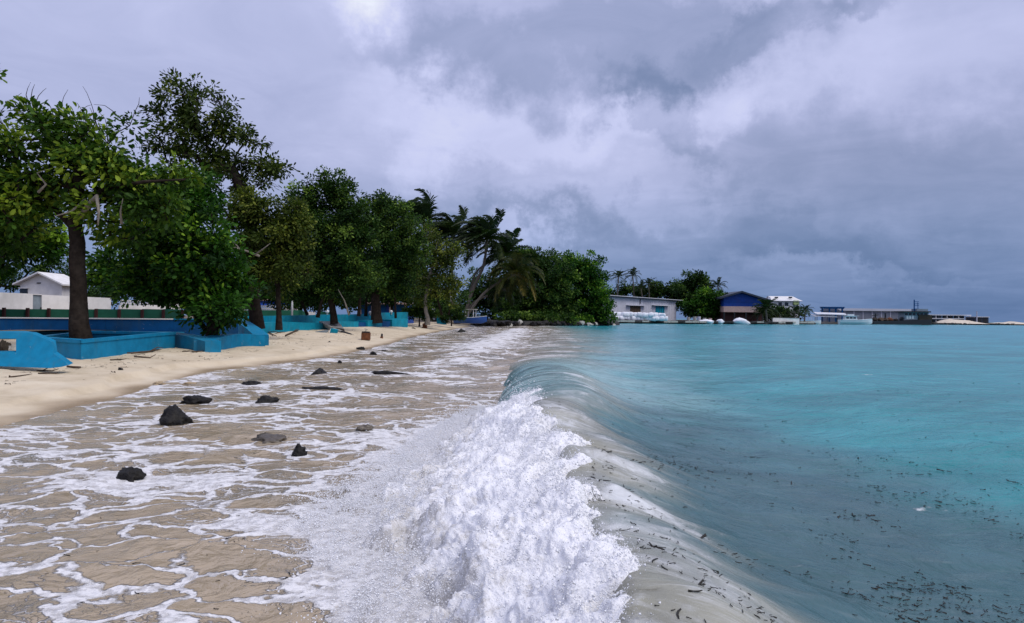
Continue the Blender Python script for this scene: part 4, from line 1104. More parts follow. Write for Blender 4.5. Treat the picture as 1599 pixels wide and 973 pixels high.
tree('spreading_tree', 'dark spreading tree with many stems rising behind the turquoise terrace wall', 'tree', 36,
     [(522, 492), (516, 460), (508, 420), (505, 370)], .17,
     [(515, 300, 46, 30), (480, 318, 40, 36), (530, 335, 44, 44), (485, 365, 52, 44), (535, 390, 46, 42), (490, 420, 56, 36), (555, 425, 44, 34), (460, 452, 42, 30), (530, 452, 52, 26), (450, 395, 36, 40), (555, 345, 30, 40), (560, 380, 30, 34)], (.15, .10), LEAF_B, 106, dens=.78, clr=.5, base_z=.9,
     stems=[([(496, 496, -.5), (502, 470, -.5), (520, 440, -.5)], .11), ([(545, 492, -.8), (538, 470, -.9), (528, 452, -1)], .05, BARK_L), ([(480, 492, .5), (470, 470, .5), (462, 450, .5)], .09), ([(560, 494, 0), (562, 465, 0), (565, 440, 0)], .10)])
tree('rounded_tree', 'rounded dark green tree between the spreading tree and the palms', 'tree', 44,
     [(588, 494), (586, 465), (590, 430), (598, 390)], .30,
     [(598, 318, 34, 24), (612, 345, 38, 34), (580, 350, 34, 40), (605, 388, 48, 38), (575, 410, 42, 36), (640, 370, 26, 34), (555, 370, 30, 36), (640, 405, 30, 30), (625, 425, 40, 36), (590, 448, 50, 26)], (.16, .105), LEAF_B, 107, dens=.78, clr=.55, tone0=.05, base_z=.9,
     stems=[([(618, 497, 0), (617, 470, 0), (615, 440, 0)], .09), ([(571, 494, .3), (572, 470, .3), (578, 445, .3)], .12)])
tree('airy_tree', 'airy pale green tree whose loose leaves let the sky through', 'tree', 52,
     [(668, 492), (664, 468), (668, 440), (676, 415)], .14,
     [(665, 380, 40, 26), (700, 400, 30, 32), (690, 405, 34, 30), (650, 415, 36, 32), (685, 440, 38, 28), (645, 450, 34, 24), (708, 455, 22, 26)], (.19, .125), LEAF_O, 108, dens=.46, clr=.6, tone0=.10, base_z=.7, bark=BARK_L,
     stems=[([(690, 492, 0), (684, 470, 0), (676, 445, 0)], .10, BARK), ([(700, 492, .5), (706, 470, .5), (712, 455, .5)], .07, BARK)])
# darker trees behind
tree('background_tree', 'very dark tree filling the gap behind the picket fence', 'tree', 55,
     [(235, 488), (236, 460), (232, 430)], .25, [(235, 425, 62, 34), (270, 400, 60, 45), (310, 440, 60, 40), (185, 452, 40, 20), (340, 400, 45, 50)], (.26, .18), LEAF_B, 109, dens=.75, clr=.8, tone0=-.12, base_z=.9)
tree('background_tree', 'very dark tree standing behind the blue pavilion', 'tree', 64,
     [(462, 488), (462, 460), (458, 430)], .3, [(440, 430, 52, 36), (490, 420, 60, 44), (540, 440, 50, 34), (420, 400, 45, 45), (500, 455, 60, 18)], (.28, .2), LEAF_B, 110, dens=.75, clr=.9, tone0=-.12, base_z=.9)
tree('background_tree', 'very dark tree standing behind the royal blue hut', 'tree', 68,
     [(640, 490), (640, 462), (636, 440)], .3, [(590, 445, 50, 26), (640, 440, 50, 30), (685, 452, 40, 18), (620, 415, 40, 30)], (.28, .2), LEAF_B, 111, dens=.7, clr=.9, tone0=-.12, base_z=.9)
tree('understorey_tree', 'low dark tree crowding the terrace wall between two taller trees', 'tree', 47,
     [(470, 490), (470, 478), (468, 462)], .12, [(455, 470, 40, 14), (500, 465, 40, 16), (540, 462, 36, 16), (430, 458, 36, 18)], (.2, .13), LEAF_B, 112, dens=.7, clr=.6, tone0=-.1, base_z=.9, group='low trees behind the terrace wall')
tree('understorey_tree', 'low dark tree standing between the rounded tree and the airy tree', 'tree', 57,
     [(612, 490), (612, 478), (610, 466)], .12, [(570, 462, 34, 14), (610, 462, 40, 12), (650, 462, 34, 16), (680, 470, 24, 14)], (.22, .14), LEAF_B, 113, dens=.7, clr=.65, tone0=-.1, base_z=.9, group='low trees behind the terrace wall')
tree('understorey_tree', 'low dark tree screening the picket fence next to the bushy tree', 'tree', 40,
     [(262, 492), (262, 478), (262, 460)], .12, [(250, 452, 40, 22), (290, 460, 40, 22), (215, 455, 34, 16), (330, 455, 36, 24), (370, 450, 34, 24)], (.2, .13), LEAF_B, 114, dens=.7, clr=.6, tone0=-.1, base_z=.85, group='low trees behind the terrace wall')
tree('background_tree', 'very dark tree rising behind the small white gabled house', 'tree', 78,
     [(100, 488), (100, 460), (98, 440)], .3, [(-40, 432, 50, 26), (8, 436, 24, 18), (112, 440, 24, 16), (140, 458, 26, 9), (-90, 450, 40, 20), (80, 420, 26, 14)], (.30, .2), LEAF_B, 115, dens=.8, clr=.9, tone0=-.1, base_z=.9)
# shrubs at the head of the beach
def shrub(label, Y, lobes, seed, mat=LEAF_B, leaf=(.16, .10), bz=.5, dens=.9):
    c = lobes[0]
    return tree('shrub', label, 'shrub', Y, [(c[0], c[1] + c[3]), (c[0], c[1])], .05, lobes, leaf, mat, seed, dens=dens, clr=.42, base_z=bz, group='shrubs along the head of the beach', tone0=.02)
shrub('green shrub on the sand next to the end of the turquoise terrace wall', 54, [(655, 484, 18, 13), (642, 488, 12, 11), (668, 490, 14, 8)], 120, bz=.55)
shrub('green shrub beside the beached blue boat', 62, [(705, 486, 16, 13), (692, 490, 10, 8), (718, 490, 10, 8)], 121, bz=.5)

# the big sea-hibiscus thicket on the bank
tree('thicket_tree', 'domed glossy green thicket tree on the rocky bank beside the palms', 'tree', 93,
     [(850, 503), (852, 480), (850, 455)], .35, [(820, 405, 34, 26), (850, 418, 38, 32), (832, 450, 36, 34), (865, 455, 34, 34), (815, 480, 34, 22), (855, 485, 36, 16), (835, 497, 38, 8, -5), (870, 498, 30, 7, -4), (800, 496, 26, 8, -6)], (.30, .22), LEAF_B, 130, dens=.9, clr=.95, tone0=.04, base_z=.7, wind=.15, group='thicket trees on the rocky bank')
tree('thicket_tree', 'bright green thicket tree reaching over the water next to the warehouse', 'tree', 97,
     [(915, 503), (914, 480), (908, 455)], .35, [(895, 418, 34, 24), (918, 432, 32, 30), (880, 448, 34, 34), (925, 458, 28, 26), (905, 475, 42, 22), (940, 478, 20, 18), (880, 488, 34, 13), (930, 493, 24, 10), (905, 499, 34, 6, -4), (945, 498, 16, 6, -1)], (.30, .22), LEAF_G, 131, dens=.9, clr=.95, tone0=-.02, base_z=.7, wind=.15, group='thicket trees on the rocky bank')
tree('thicket_tree', 'dark thicket tree behind the leaning palms', 'tree', 102,
     [(772, 498), (772, 475), (770, 455)], .35, [(765, 455, 40, 26), (795, 440, 34, 40), (745, 475, 36, 18), (785, 480, 40, 18)], (.34, .24), LEAF_B, 132, dens=.8, clr=1.1, tone0=-.14, base_z=.9, wind=.15, group='thicket trees on the rocky bank')

# ------------------------------------------------------------------ palms
def palm(label, Y, path, tr, n, Lf, seed, mat=LEAF_P, wind=(-.55, .1, 0), droop=1.0, group='coconut palms', base_z=None, nleaf=34, spear=True, elmin=-25):
    r = random.Random(seed)
    pts = [at(px, py, Y) for px, py in path]
    if base_z is not None: pts[0].z = base_z
    foot = pts[0].copy()
    t = thing('coconut_palm', foot, label, 'palm', group)
    # smooth the trunk
    def cr(p0, p1, p2, p3, u): return .5 * ((2 * p1) + (p2 - p0) * u + (2 * p0 - 5 * p1 + 4 * p2 - p3) * u * u + (3 * p1 - p0 - 3 * p2 + p3) * u ** 3)
    ext = [pts[0] * 2 - pts[1]] + pts + [pts[-1] * 2 - pts[-2]]
    sm = []
    for i in range(1, len(ext) - 2):
        for u in (0, .2, .4, .6, .8): sm.append(cr(ext[i - 1], ext[i], ext[i + 1], ext[i + 2], u))
    sm.append(pts[-1])
    k = len(sm)
    MB().tube(sm, [tr * (1.25 if i == 0 else 1 - .35 * i / k) * (1.05 if i % 2 else .95) for i in range(k)], 9).build('trunk', PALMB, t, True)
    top = pts[-1]; wd = Vector(wind)
    rr = np.random.default_rng(seed)
    for i in range(n):
        az = 2.39996 * i + r.uniform(-.2, .2); f = i / n
        el = R(78 - (78 - elmin) * f + r.uniform(-8, 8))
        L = Lf * r.uniform(.85, 1.1) * (.8 if f < .15 else 1)
        d = Vector((math.cos(az) * math.cos(el), math.sin(az) * math.cos(el), math.sin(el)))
        p = top + d * .08; seg = 13; ra = [p.copy()]; ds = [d.copy()]
        for s in range(seg):
            g = Vector((0, 0, -1)) * droop * (.05 + .16 * (s / seg)) + wd * (.10 + .18 * s / seg)
            d = (d + g).normalized(); p = p + d * (L / seg); ra.append(p.copy()); ds.append(d.copy())
        V, Fq, tn = [], [], []
        A = np.array([tuple(x) for x in ra]); Dd = np.array([tuple(x) for x in ds])
        base_t = r.uniform(.2, .6) + (.22 if f > .8 else 0)
        # rachis as a thin three-sided rod
        for s in range(seg + 1):
            w_ = .035 * (1 - s / (seg + 1)) + .006
            sd = np.cross(Dd[s], [0, 0, 1.0]); sd /= max(np.linalg.norm(sd), .05); up = np.cross(sd, Dd[s])
            for a, b in ((-1, 0), (1, 0), (0, -1)): V.append(A[s] + sd * a * w_ + up * b * w_); tn.append(.75)
        for s in range(seg):
            for e in range(3): Fq.append((3 * s + e, 3 * s + (e + 1) % 3, 3 * s + 3 + (e + 1) % 3, 3 * s + 3 + e))
        for q in range(nleaf):
            u = .10 + .89 * (q + .5) / nleaf; x = u * seg; s0 = min(int(x), seg - 1); fr = x - s0
            pp = A[s0] + (A[s0 + 1] - A[s0]) * fr; dd = Dd[s0]
            sd = np.cross(dd, [0, 0, 1.0]); sd /= max(np.linalg.norm(sd), .05); up = np.cross(sd, dd)
            ll = Lf * .24 * (math.sin(math.pi * (u * .86 + .12)) ** .7) * r.uniform(.8, 1.12)
            for sg in (-1, 1):
                dl = sd * sg * .85 + dd * .55 + up * .10 + np.array(wd) * .45 + np.array([r.uniform(-.15, .15) for _ in range(3)])
                dl /= np.linalg.norm(dl)
                tip = dl + np.array([0, 0, -.55 * droop]) + np.array(wd) * .35; tip /= np.linalg.norm(tip)
                mid = pp + dl * ll * .5; end = mid + tip * ll * .5
                wv_ = (dd * .6 + up * .35); hw = .080 * Lf / 3.4 + .02
                b = len(V)
                V += [pp - wv_ * hw * .6, pp + wv_ * hw * .6, mid + wv_ * hw, mid - wv_ * hw, end]
                Fq += [(b, b + 1, b + 2, b + 3), (b + 3, b + 2, b + 4, b + 4)]
                tt = min(1, max(0, base_t + r.gauss(0, .1))); tn += [tt] * 5
        me = bpy.data.meshes.new('frond')
        me.from_pydata([tuple(np.array(v) - np.array(foot)) for v in V], [], [f_ if f_[-1] != f_[-2] else f_[:3] for f_ in Fq])
        a_ = me.attributes.new('tone', 'FLOAT', 'POINT'); a_.data.foreach_set('value', tn)
        me.materials.append(mat); me.update()
        link('frond', me, t)
    return t
GP = 'coconut palms on the bank'
palm('coconut palm with a wind-combed crown rising behind the airy tree, tallest of the group', 78, [(672, 492), (664, 430), (662, 345)], .20, 40, 4.3, 201, group=GP, base_z=.9, wind=(-.95, .1, 0))
palm('coconut palm with a ragged crown squeezed between two taller palms', 80, [(712, 492), (706, 440), (707, 370)], .18, 36, 4.3, 202, group=GP, base_z=.9, wind=(-.8, .1, 0))
palm('coconut palm leaning seaward on a curved pale trunk with a combed crown', 76, [(722, 490), (740, 448), (755, 415), (761, 372)], .19, 40, 4.1, 203, group=GP, base_z=.7, wind=(-.85, .1, 0))
palm('coconut palm with a narrow leaning trunk crossing the curved one', 80, [(724, 488), (736, 450), (748, 420), (790, 398)], .14, 32, 3.7, 204, group=GP, base_z=.8, wind=(-.35, .1, 0))
palm('low leaning coconut palm with drooping yellowish fronds over the water', 74, [(722, 490), (752, 462), (780, 440), (806, 428)], .15, 28, 3.6, 205, mat=LEAF_Y, droop=1.6, group=GP, base_z=.7, wind=(.05, 0, 0))
palm('small coconut palm on the lowest, nearly level trunk', 77, [(716, 491), (742, 471), (772, 459), (786, 452)], .13, 18, 2.8, 206, mat=LEAF_P, droop=1.4, group=GP, base_z=.7, wind=(0, 0, 0))

# ------------------------------------------------------------------ rocks and wreckage on the beach and in the wash
def blob(n=3, seed=0, rough=.28, freq=1.3, squash=(1, 1, 1), peak=0.0):
    bm = bmesh.new(); bmesh.ops.create_icosphere(bm, subdivisions=n, radius=1.0)
    v = np.array([tuple(x.co) for x in bm.verts]); u = norm(v)
    d = 1 + rough * fbm(u[:, 0] * freq + seed * 3.7, u[:, 1] * freq, u[:, 2] * freq, 5, .62)
    # a few flat, broken faces
    r = np.random.default_rng(seed)
    for k in range(7):
        nn = norm(r.normal(size=3)); h = r.uniform(.62, .95)
        dp = (v * d[:, None]) @ nn; over = np.maximum(dp - h, 0); d = d - over / np.maximum(np.abs(u @ nn), .3) * .85
    v = v * d[:, None]
    v[:, 2] += peak * np.maximum(0, 1 - 1.4 * np.hypot(v[:, 0] - .1, v[:, 1])) * (v[:, 2] > 0)
    v = v * (1 + .10 * fbm(u[:, 0] * 5 + seed, u[:, 1] * 5, u[:, 2] * 5, 3, .6))[:, None]
    v = v * np.array(squash)
    for a, b in zip(bm.verts, v): a.co = b
    me = bpy.data.meshes.new('rock'); bm.to_mesh(me); bm.free()
    return me
def rock(px, py, wpx, hpx, label, seed, mat=ROCKM, name='rock', cat='rock', peak=0.0, depth=.8, group='dark rocks in the wash', sink=.35, cap=.6):
    """px, py: middle of the foot in the photograph; wpx, hpx: its width and height there"""
    p = onz(px, py, .1)
    for _ in range(6):
        z = max(float(wash_z(p.x, p.y)), float(sand_z(p.x, p.y))) if p.x > xs(p.y) - .5 else float(sand_z(p.x, p.y))
        p = onz(px, py, z)
    k = p.y / F0
    me = blob(4, seed, .42, 1.6, (wpx * k * .50, wpx * k * .50 * depth, hpx * k * .74), peak)
    me.materials.append(mat)
    me.polygons.foreach_set('use_smooth', [seed % 3 != 0] * len(me.polygons))
    o = link(name, me); o.location = (p.x, p.y + wpx * k * .2, p.z - hpx * k * .02)
    o.rotation_euler = (0, 0, (seed * 1.3) % 6.28 if depth > .6 else 0)
    return tag(o, label, cat, group)
rock(268, 664, 58, 28, 'pointed dark rock, the tallest one in the wash', 2, peak=.75)
rock(303, 631, 48, 14, 'low dark rock just behind the pointed tallest rock', 5, peak=.3)
rock(388, 601, 34, 9, 'flat brownish rock in thin foam near the sand', 4, peak=.2)
rock(414, 629, 36, 12, 'rounded dark rock with a pale lit side, beyond the pointed rock', 8, peak=.2)
rock(497, 584, 32, 11, 'brown double-humped rock in the white foam', 11, peak=.2)
rock(498, 609, 60, 6, 'long flat black slab of rock lying level in the wash', 7, depth=.3)
rock(609, 585, 58, 7, 'long thin black slab of rock farther out in the wash', 13, depth=.3)
rock(420, 690, 54, 15, 'submerged brown rock rising smoothly under the water', 14, mat=plain('wet_brown_rock', (.085, .068, .045), .3, .4, 9.0, .6, spec=.5))
rock(464, 712, 26, 17, 'small black rock in a swirl beside the submerged brown rock', 17, peak=.3)
rock(198, 747, 44, 19, 'rounded black rock alone in thick foam', 19, peak=.2)
rock(567, 672, 32, 10, 'small brown rock awash near the splash', 20, mat=bpy.data.materials['wet_brown_rock'])
rock(513, 543, 13, 10, 'angular black rock sitting on the dry sand edge', 23, peak=.5)
rock(563, 546, 15, 6, 'low black rock at the sand edge below the rusty box', 25)
rock(582, 554, 14, 6, 'small dark rock awash beyond the low black rock', 26)
rock(530, 567, 9, 6, 'tiny dark rock in the foam, seaward of the angular rock', 28, peak=.4)
rock(599, 548, 8, 3, 'tiny flat dark rock in the wash below the short post', 29)
rock(720, 519, 14, 7, 'round black rock in the surf near the head of the beach', 31, peak=.2)
rock(187, 578, 8, 6, 'black coconut-sized stone on the dry sand in front of the planter', 32)
# lumps of eroded sand
SANDL = plain('damp_sand_lump', (.40, .31, .20), .95, .3, 8.0, .6)
rock(457, 556, 22, 9, 'eroded lump of damp sand at the edge of the beach', 41, mat=SANDL, name='sand_lump', cat='sand lump', group='eroded sand lumps', peak=.3)
rock(434, 558, 26, 5, 'low ledge of damp sand beside a taller lump', 42, mat=SANDL, name='sand_lump', cat='sand lump', group='eroded sand lumps')
rock(246, 601, 22, 6, 'brown sand lump at the foot of the sand step', 43, mat=SANDL, name='sand_lump', cat='sand lump', group='eroded sand lumps')
rock(292, 600, 24, 5, 'flat pale sand lump touched by the foam', 44, mat=SANDL, name='sand_lump', cat='sand lump', group='eroded sand lumps')
# rubble showing through the broken slab
for i, (px, py, w_, h_, lb) in enumerate(((4, 551, 26, 26, 'dark rubble stone behind the opening of the blue frame'), (18, 552, 15, 20, 'reddish rubble stone in the opening of the blue frame'), (-14, 550, 28, 26, 'big rubble stone at the hidden end of the blue frame'))):
    rock(px, py, w_, h_, lb, 50 + i, mat=CONC if i == 1 else SOIL, name='rubble_stone', group='rubble behind the blue frame')

def ground_at(px, py):
    p = onz(px, py, .4)
    for _ in range(8): p = onz(px, py, float(sand_z(p.x, p.y)))
    return p
def wreckage():
    p = ground_at(570, 530); k = p.y / F0
    t = thing('rusty_box', p, 'rusty square steel box with a bent rod, half buried at the water edge', 'box')
    bw, bh = 13.5 * k, 11 * k
    MB().box((p.x, p.y + bw / 2, p.z + bh * .42), (bw, bw, bh), .12, (0, .03)).build('box_body', RUST, t, bevel=.01)
    MB().box((p.x, p.y + bw / 2, p.z + bh * .93 + .025), (bw * .9, bw * .9, .05), .12, (0, .03)).build('lid', BLACKW, t)
    MB().tube([(p.x, p.y + bw / 2, p.z + bh * .9), (p.x - .02, p.y + bw / 2, p.z + bh * 1.2), (p.x + .07, p.y + bw / 2, p.z + bh * 1.4), (p.x - .06, p.y + bw / 2, p.z + bh * 1.48)], .022, 6).build('rod', CONC, t)
    p = ground_at(596, 527); k = p.y / F0
    t = thing('short_post', p, 'short black post stub sticking out of the wet sand', 'post')
    MB().tube([(p.x, p.y, p.z - .15), (p.x + .01, p.y, p.z + 5 * k), (p.x + .02, p.y, p.z + 6 * k)], [.05, .045, .03], 7).build('stub', BLACKW, t, True)
    MB().tube([(p.x, p.y, p.z - .15), (p.x, p.y, p.z + 1.4 * k)], .065, 7).build('collar', RUST, t, True)
    # pale broken slab leaning down from the terrace, with the dark beam under it
    t = thing('fallen_slab', ground_at(522, 517), 'pale grey broken concrete slab sliding off the terrace wall', 'slab')
    a, b, c, d = at(498, 501.5, 36.6), at(528, 502, 36.9), at(537, 513, 35.6), at(517, 511, 35.3)
    MB().prism([d, c, b, a], (0, .1, -.16)).build('slab', CONC, t)
    e, f = at(537, 513.2, 35.6), at(517, 511.2, 35.3)
    MB().prism([e + Vector((0, -.01, -.02)), f + Vector((0, -.01, -.02)), f + Vector((.02, -.02, -.16)), e + Vector((.05, -.02, -.14))], (0, .03, 0)).build('broken_edge', SOIL, t)
    t = thing('fallen_beam', ground_at(540, 522), 'dark weathered beam lying on the sand below the pale slab', 'beam')
    pts = [at(520, 512.5, 34.6), at(533, 516.5, 33.8), at(545, 520.5, 33.2), at(556, 525.5, 32.6)]
    for i in range(3):
        a, b = pts[i], pts[i + 1]
        MB().hexa([a + Vector((0, .28, -.2)), b + Vector((0, .28, -.2)), b + Vector((0, -.1, -.2)), a + Vector((0, -.1, -.2))], [a + Vector((0, .28, 0)), b + Vector((0, .28, 0)), b + Vector((0, -.1, 0)), a + Vector((0, -.1, 0))]).build('beam_piece', DARKM if i else CONC, t)
    p = ground_at(519, 525); k = p.y / F0
    t = thing('teal_block', p, 'tilted turquoise concrete block with a white edge, fallen from the terrace', 'block')
    MB().box((p.x, p.y + .25, p.z + 5 * k), (11 * k, .5, 12 * k), .15, (.05, .16)).build('block', TEAL, t, bevel=.012)
    MB().box((p.x - 5.5 * k, p.y + .2, p.z + 5.4 * k), (.9 * k, .5, 12 * k), .15, (.05, .2)).build('white_edge', WHITE_P, t)
    p = ground_at(501, 524); k = p.y / F0
    t = thing('crushed_basket', p, 'crushed grey basket lying beside the turquoise block', 'basket')
    MB().hexa([(p.x - 8 * k, p.y, p.z - .02), (p.x + 7 * k, p.y, p.z - .02), (p.x + 7 * k, p.y + .4, p.z - .02), (p.x - 8 * k, p.y + .4, p.z - .02)],
              [(p.x - 9 * k, p.y, p.z + 6 * k), (p.x + 9 * k, p.y, p.z + 9 * k), (p.x + 9 * k, p.y + .4, p.z + 9 * k), (p.x - 9 * k, p.y + .4, p.z + 6 * k)]).build('body', GREY_P, t)
    MB().box((p.x, p.y - .02, p.z + 1.2 * k), (12 * k, .04, 2.4 * k)).build('pale_band', BAGM, t)
    p = ground_at(463, 517); k = p.y / F0
    t = thing('broken_crate', p, 'broken dark wooden crate against the turquoise bench', 'crate')
    for i in range(4):
        MB().box((p.x + (i - 1.5) * 3.4 * k, p.y + .02 * i, p.z + 4 * k), (2.8 * k, .06, (8 + (i % 2) * 1.6) * k), .05 * i, (0, .06 * (i - 1.5))).build('plank', WOOD, t)
    for z_ in (1.6, 6.0): MB().box((p.x, p.y + .08, p.z + z_ * k), (14 * k, .05, 1.5 * k)).build('batten', WOOD, t)
    MB().box((p.x + 2 * k, p.y + .3, p.z + 3 * k), (12 * k, .3, 6 * k), .1).build('back', SOIL, t)
    p = ground_at(663, 514); k = p.y / F0
    t = thing('tree_stump', p, 'reddish brown tree stump standing in the backwash', 'stump')
    MB().tube([(p.x, p.y, p.z - .3), (p.x, p.y, p.z + .1), (p.x + .03, p.y, p.z + 5 * k), (p.x - .02, p.y, p.z + 9 * k)], [5 * k, 4.2 * k, 3.6 * k, 3.3 * k], 10).build('trunk', RUST, t, True)
    MB().tube([(p.x + .02, p.y, p.z + 8.9 * k), (p.x + .10, p.y, p.z + 11 * k)], [2.0 * k, .6 * k], 6).build('splinter', WOOD, t)
    # branches, planks and wrack on the dry sand
    sticks = [((205, 553), (262, 547), .022), ((210, 558), (243, 555), .018), ((198, 552), (222, 551), .015), ((58, 580), (92, 577), .014), ((15, 588), (50, 585), .012), ((104, 574), (118, 576), .022), ((172, 563), (198, 561), .014),
              ((300, 550), (322, 548), .016), ((285, 549.5), (308, 551), .014), ((446, 525), (472, 520), .032), ((414, 521), (432, 526), .028), ((428, 523), (446, 521), .02), ((690, 503), (716, 504), .05), ((676, 501), (700, 500), .045), ((706, 506), (748, 505), .05), ((640, 515), (650, 516), .035), ((360, 535), (372, 533), .014), ((60, 584), (92, 582), .012)]
    for i, ((ax, ay), (bx_, by), rad) in enumerate(sticks):
        a, b = ground_at(ax, ay), ground_at(bx_, by); r = random.Random(i)
        q1 = a.lerp(b, .35); q2 = a.lerp(b, .7)
        for q in (q1, q2): q.x += r.uniform(-.1, .1); q.y += r.uniform(-.15, .15); q.z = float(sand_z(q.x, q.y)) + rad * 1.2
        a.z += rad; b.z += rad
        labs = ['long forked driftwood branch on the sand right of the planter corner', 'thin stick under the forked branch', 'short dark stick behind the forked branch', 'stick beside the tip of the broken blue frame', 'crooked thin stick on bare sand in front of the blue frame', 'dark splinter at the toe of the blue frame', 'short stick between the black stone and the planter',
                'dark stick below the sunken kerb', 'pale stick crossing another below the sunken kerb', 'long dark branch on the sand near the crate', 'brown branch below the tip of the sunken kerb', 'curved twig between two branches near the crate', 'grey log at the head of the beach by the blue boat', 'short log in front of the shrub by the boat', 'dark log at the foot of the rocky bank', 'small log beside the tree stump', 'tiny stick just below the sunken kerb', 'thin twig parallel to the blue frame']
        t = thing('driftwood', a, labs[i], 'driftwood', 'driftwood on the beach')
        MB().tube([a, q1, q2, b], [rad, rad * 1.1, rad * .8, rad * .4], 6).build('stem', WOOD, t, True)
        if i in (0, 3, 9, 10, 12):
            e = q2 + Vector((r.uniform(.1, .3), r.uniform(-.3, .3), .06))
            MB().tube([q1, q1.lerp(e, .6) + Vector((0, 0, .05)), e], [rad * .7, rad * .5, rad * .25], 5).build('fork', WOOD, t, True)
wreckage()
# leaf litter and wrack
def litter():
    r = np.random.default_rng(77)
    n = 2000
    Y = 9 + 28 * r.random(n) ** 1.2; d = .9 + 3.6 * r.random(n)
    X = xs(Y) - d
    k = r.random(n) < sstep(-.1, .6, fbm(X * .9, Y * .45, 41.0, 3) + .25 * (d > 1.6)) * .9
    X, Y = X[k], Y[k]
    bits('beach_wrack', X, Y, sand_z(X, Y) + .006, np.clip(.05 * np.exp(r.normal(0, .5, len(X))), .02, .18), 'scattered dry leaves and wrack on the pale sand', WOOD, 78)
litter()

# beached boat, shed and low wall under the palms
def boat(name, label, foot, L, Bm, Hh, rz, hull, deck, group=None, cabin=None, canopy=False):
    t = thing(name, foot, label, 'boat', group, rz)
    bpy.context.view_layer.update()
    M = t.matrix_world.copy()
    V, Fq = [], []
    ns = 15
    for i in range(ns):
        u = i / (ns - 1); x = (u - .5) * L
        bw = Bm / 2 * (1 - max(0, (u - .45) / .55) ** 2.2) * (.86 + .14 * min(1, u * 4)); sh = Hh * (1 + .38 * max(0, u - .5) ** 1.5 * 2)
        kl = .10 * Hh + .75 * Hh * max(0, (u - .8) / .2) ** 2
        for yy, zz in ((-bw, sh), (-bw * .93, sh * .55 + kl * .3), (-bw * .55, kl * .6 + .06 * Hh), (0, kl * .5), (bw * .55, kl * .6 + .06 * Hh), (bw * .93, sh * .55 + kl * .3), (bw, sh)): V.append((x, yy, zz))
    for i in range(ns - 1):
        for j in range(6): Fq.append((i * 7 + j, (i + 1) * 7 + j, (i + 1) * 7 + j + 1, i * 7 + j + 1))
    Fq.append(tuple(range(7)))
    def put(nm, v, f, mat, par=t):
        me = bpy.data.meshes.new(nm); me.from_pydata(v, [], f); me.materials.append(mat); me.update(); return link(nm, me, par)
    put('hull', V, Fq, hull)
    dv, df = [], []
    for i in range(ns):
        a, b = V[i * 7], V[i * 7 + 6]; dv += [(a[0], a[1] * .96, a[2] - .12 * Hh), (b[0], b[1] * .96, b[2] - .12 * Hh)]
    for i in range(ns - 1): df.append((2 * i, 2 * i + 1, 2 * i + 3, 2 * i + 2))
    put('deck', dv, df, deck)
    for sg in (0, 6):
        m = MB(); m.tube([Vector(V[i * 7 + sg]) + Vector((0, 0, .01)) for i in range(ns)], .035 * L / 5, 5); put('gunwale', m.v, m.f, HULLW)
    if canopy:
        for sx in (-.12, .12):
            for sy in (-1, 1):
                m = MB().tube([(sx * L, sy * Bm * .36, Hh * .85), (sx * L, sy * Bm * .36, Hh * 2.3)], .03, 5); put('canopy_post', m.v, m.f, WHITE_P)
        m = MB().box((0, 0, Hh * 2.33), (L * .34, Bm * .85, .07)); put('canopy', m.v, m.f, CONC)
    if cabin:
        cl, ch, cx_ = cabin
        m = MB().hexa([(cx_ - cl / 2, -Bm * .36, Hh * .88), (cx_ + cl / 2, -Bm * .36, Hh * .88), (cx_ + cl / 2, Bm * .36, Hh * .88), (cx_ - cl / 2, Bm * .36, Hh * .88)],
                      [(cx_ - cl / 2 + .1, -Bm * .32, Hh * .88 + ch), (cx_ + cl * .38, -Bm * .32, Hh * .88 + ch), (cx_ + cl * .38, Bm * .32, Hh * .88 + ch), (cx_ - cl / 2 + .1, Bm * .32, Hh * .88 + ch)])
        cb = put('cabin', m.v, m.f, HULLW)
        for i in range(3):
            for sg in (-1, 1):
                m = MB().box((cx_ - cl * .3 + i * cl * .27, sg * (Bm * .345), Hh * .88 + ch * .62), (cl * .2, .08, ch * .30)); put('window', m.v, m.f, GLASS, cb)
        m = MB().box((cx_, 0, Hh * .88 + ch + .05), (cl * 1.15, Bm * .8, .1)); put('cabin_roof', m.v, m.f, HULLW)
        m = MB().box((cx_, 0, Hh * .88 + ch + .3), (cl * .5, Bm * .4, .4)); put('bridge', m.v, m.f, HULLW)
        m = MB().tube([(cx_ - cl * .3, 0, Hh * .88 + ch), (cx_ - cl * .3, 0, Hh * .88 + ch * 1.75)], .05, 5); put('mast', m.v, m.f, DARKM)
    return t
p = at(735, 499, 72); boat('beached_boat', 'small blue open boat with white gunwale and canopy frame, pulled up under the palms', (p.x, p.y, .62), 3.4, 1.2, .62, -.25, HULLB, GREYM, canopy=True)
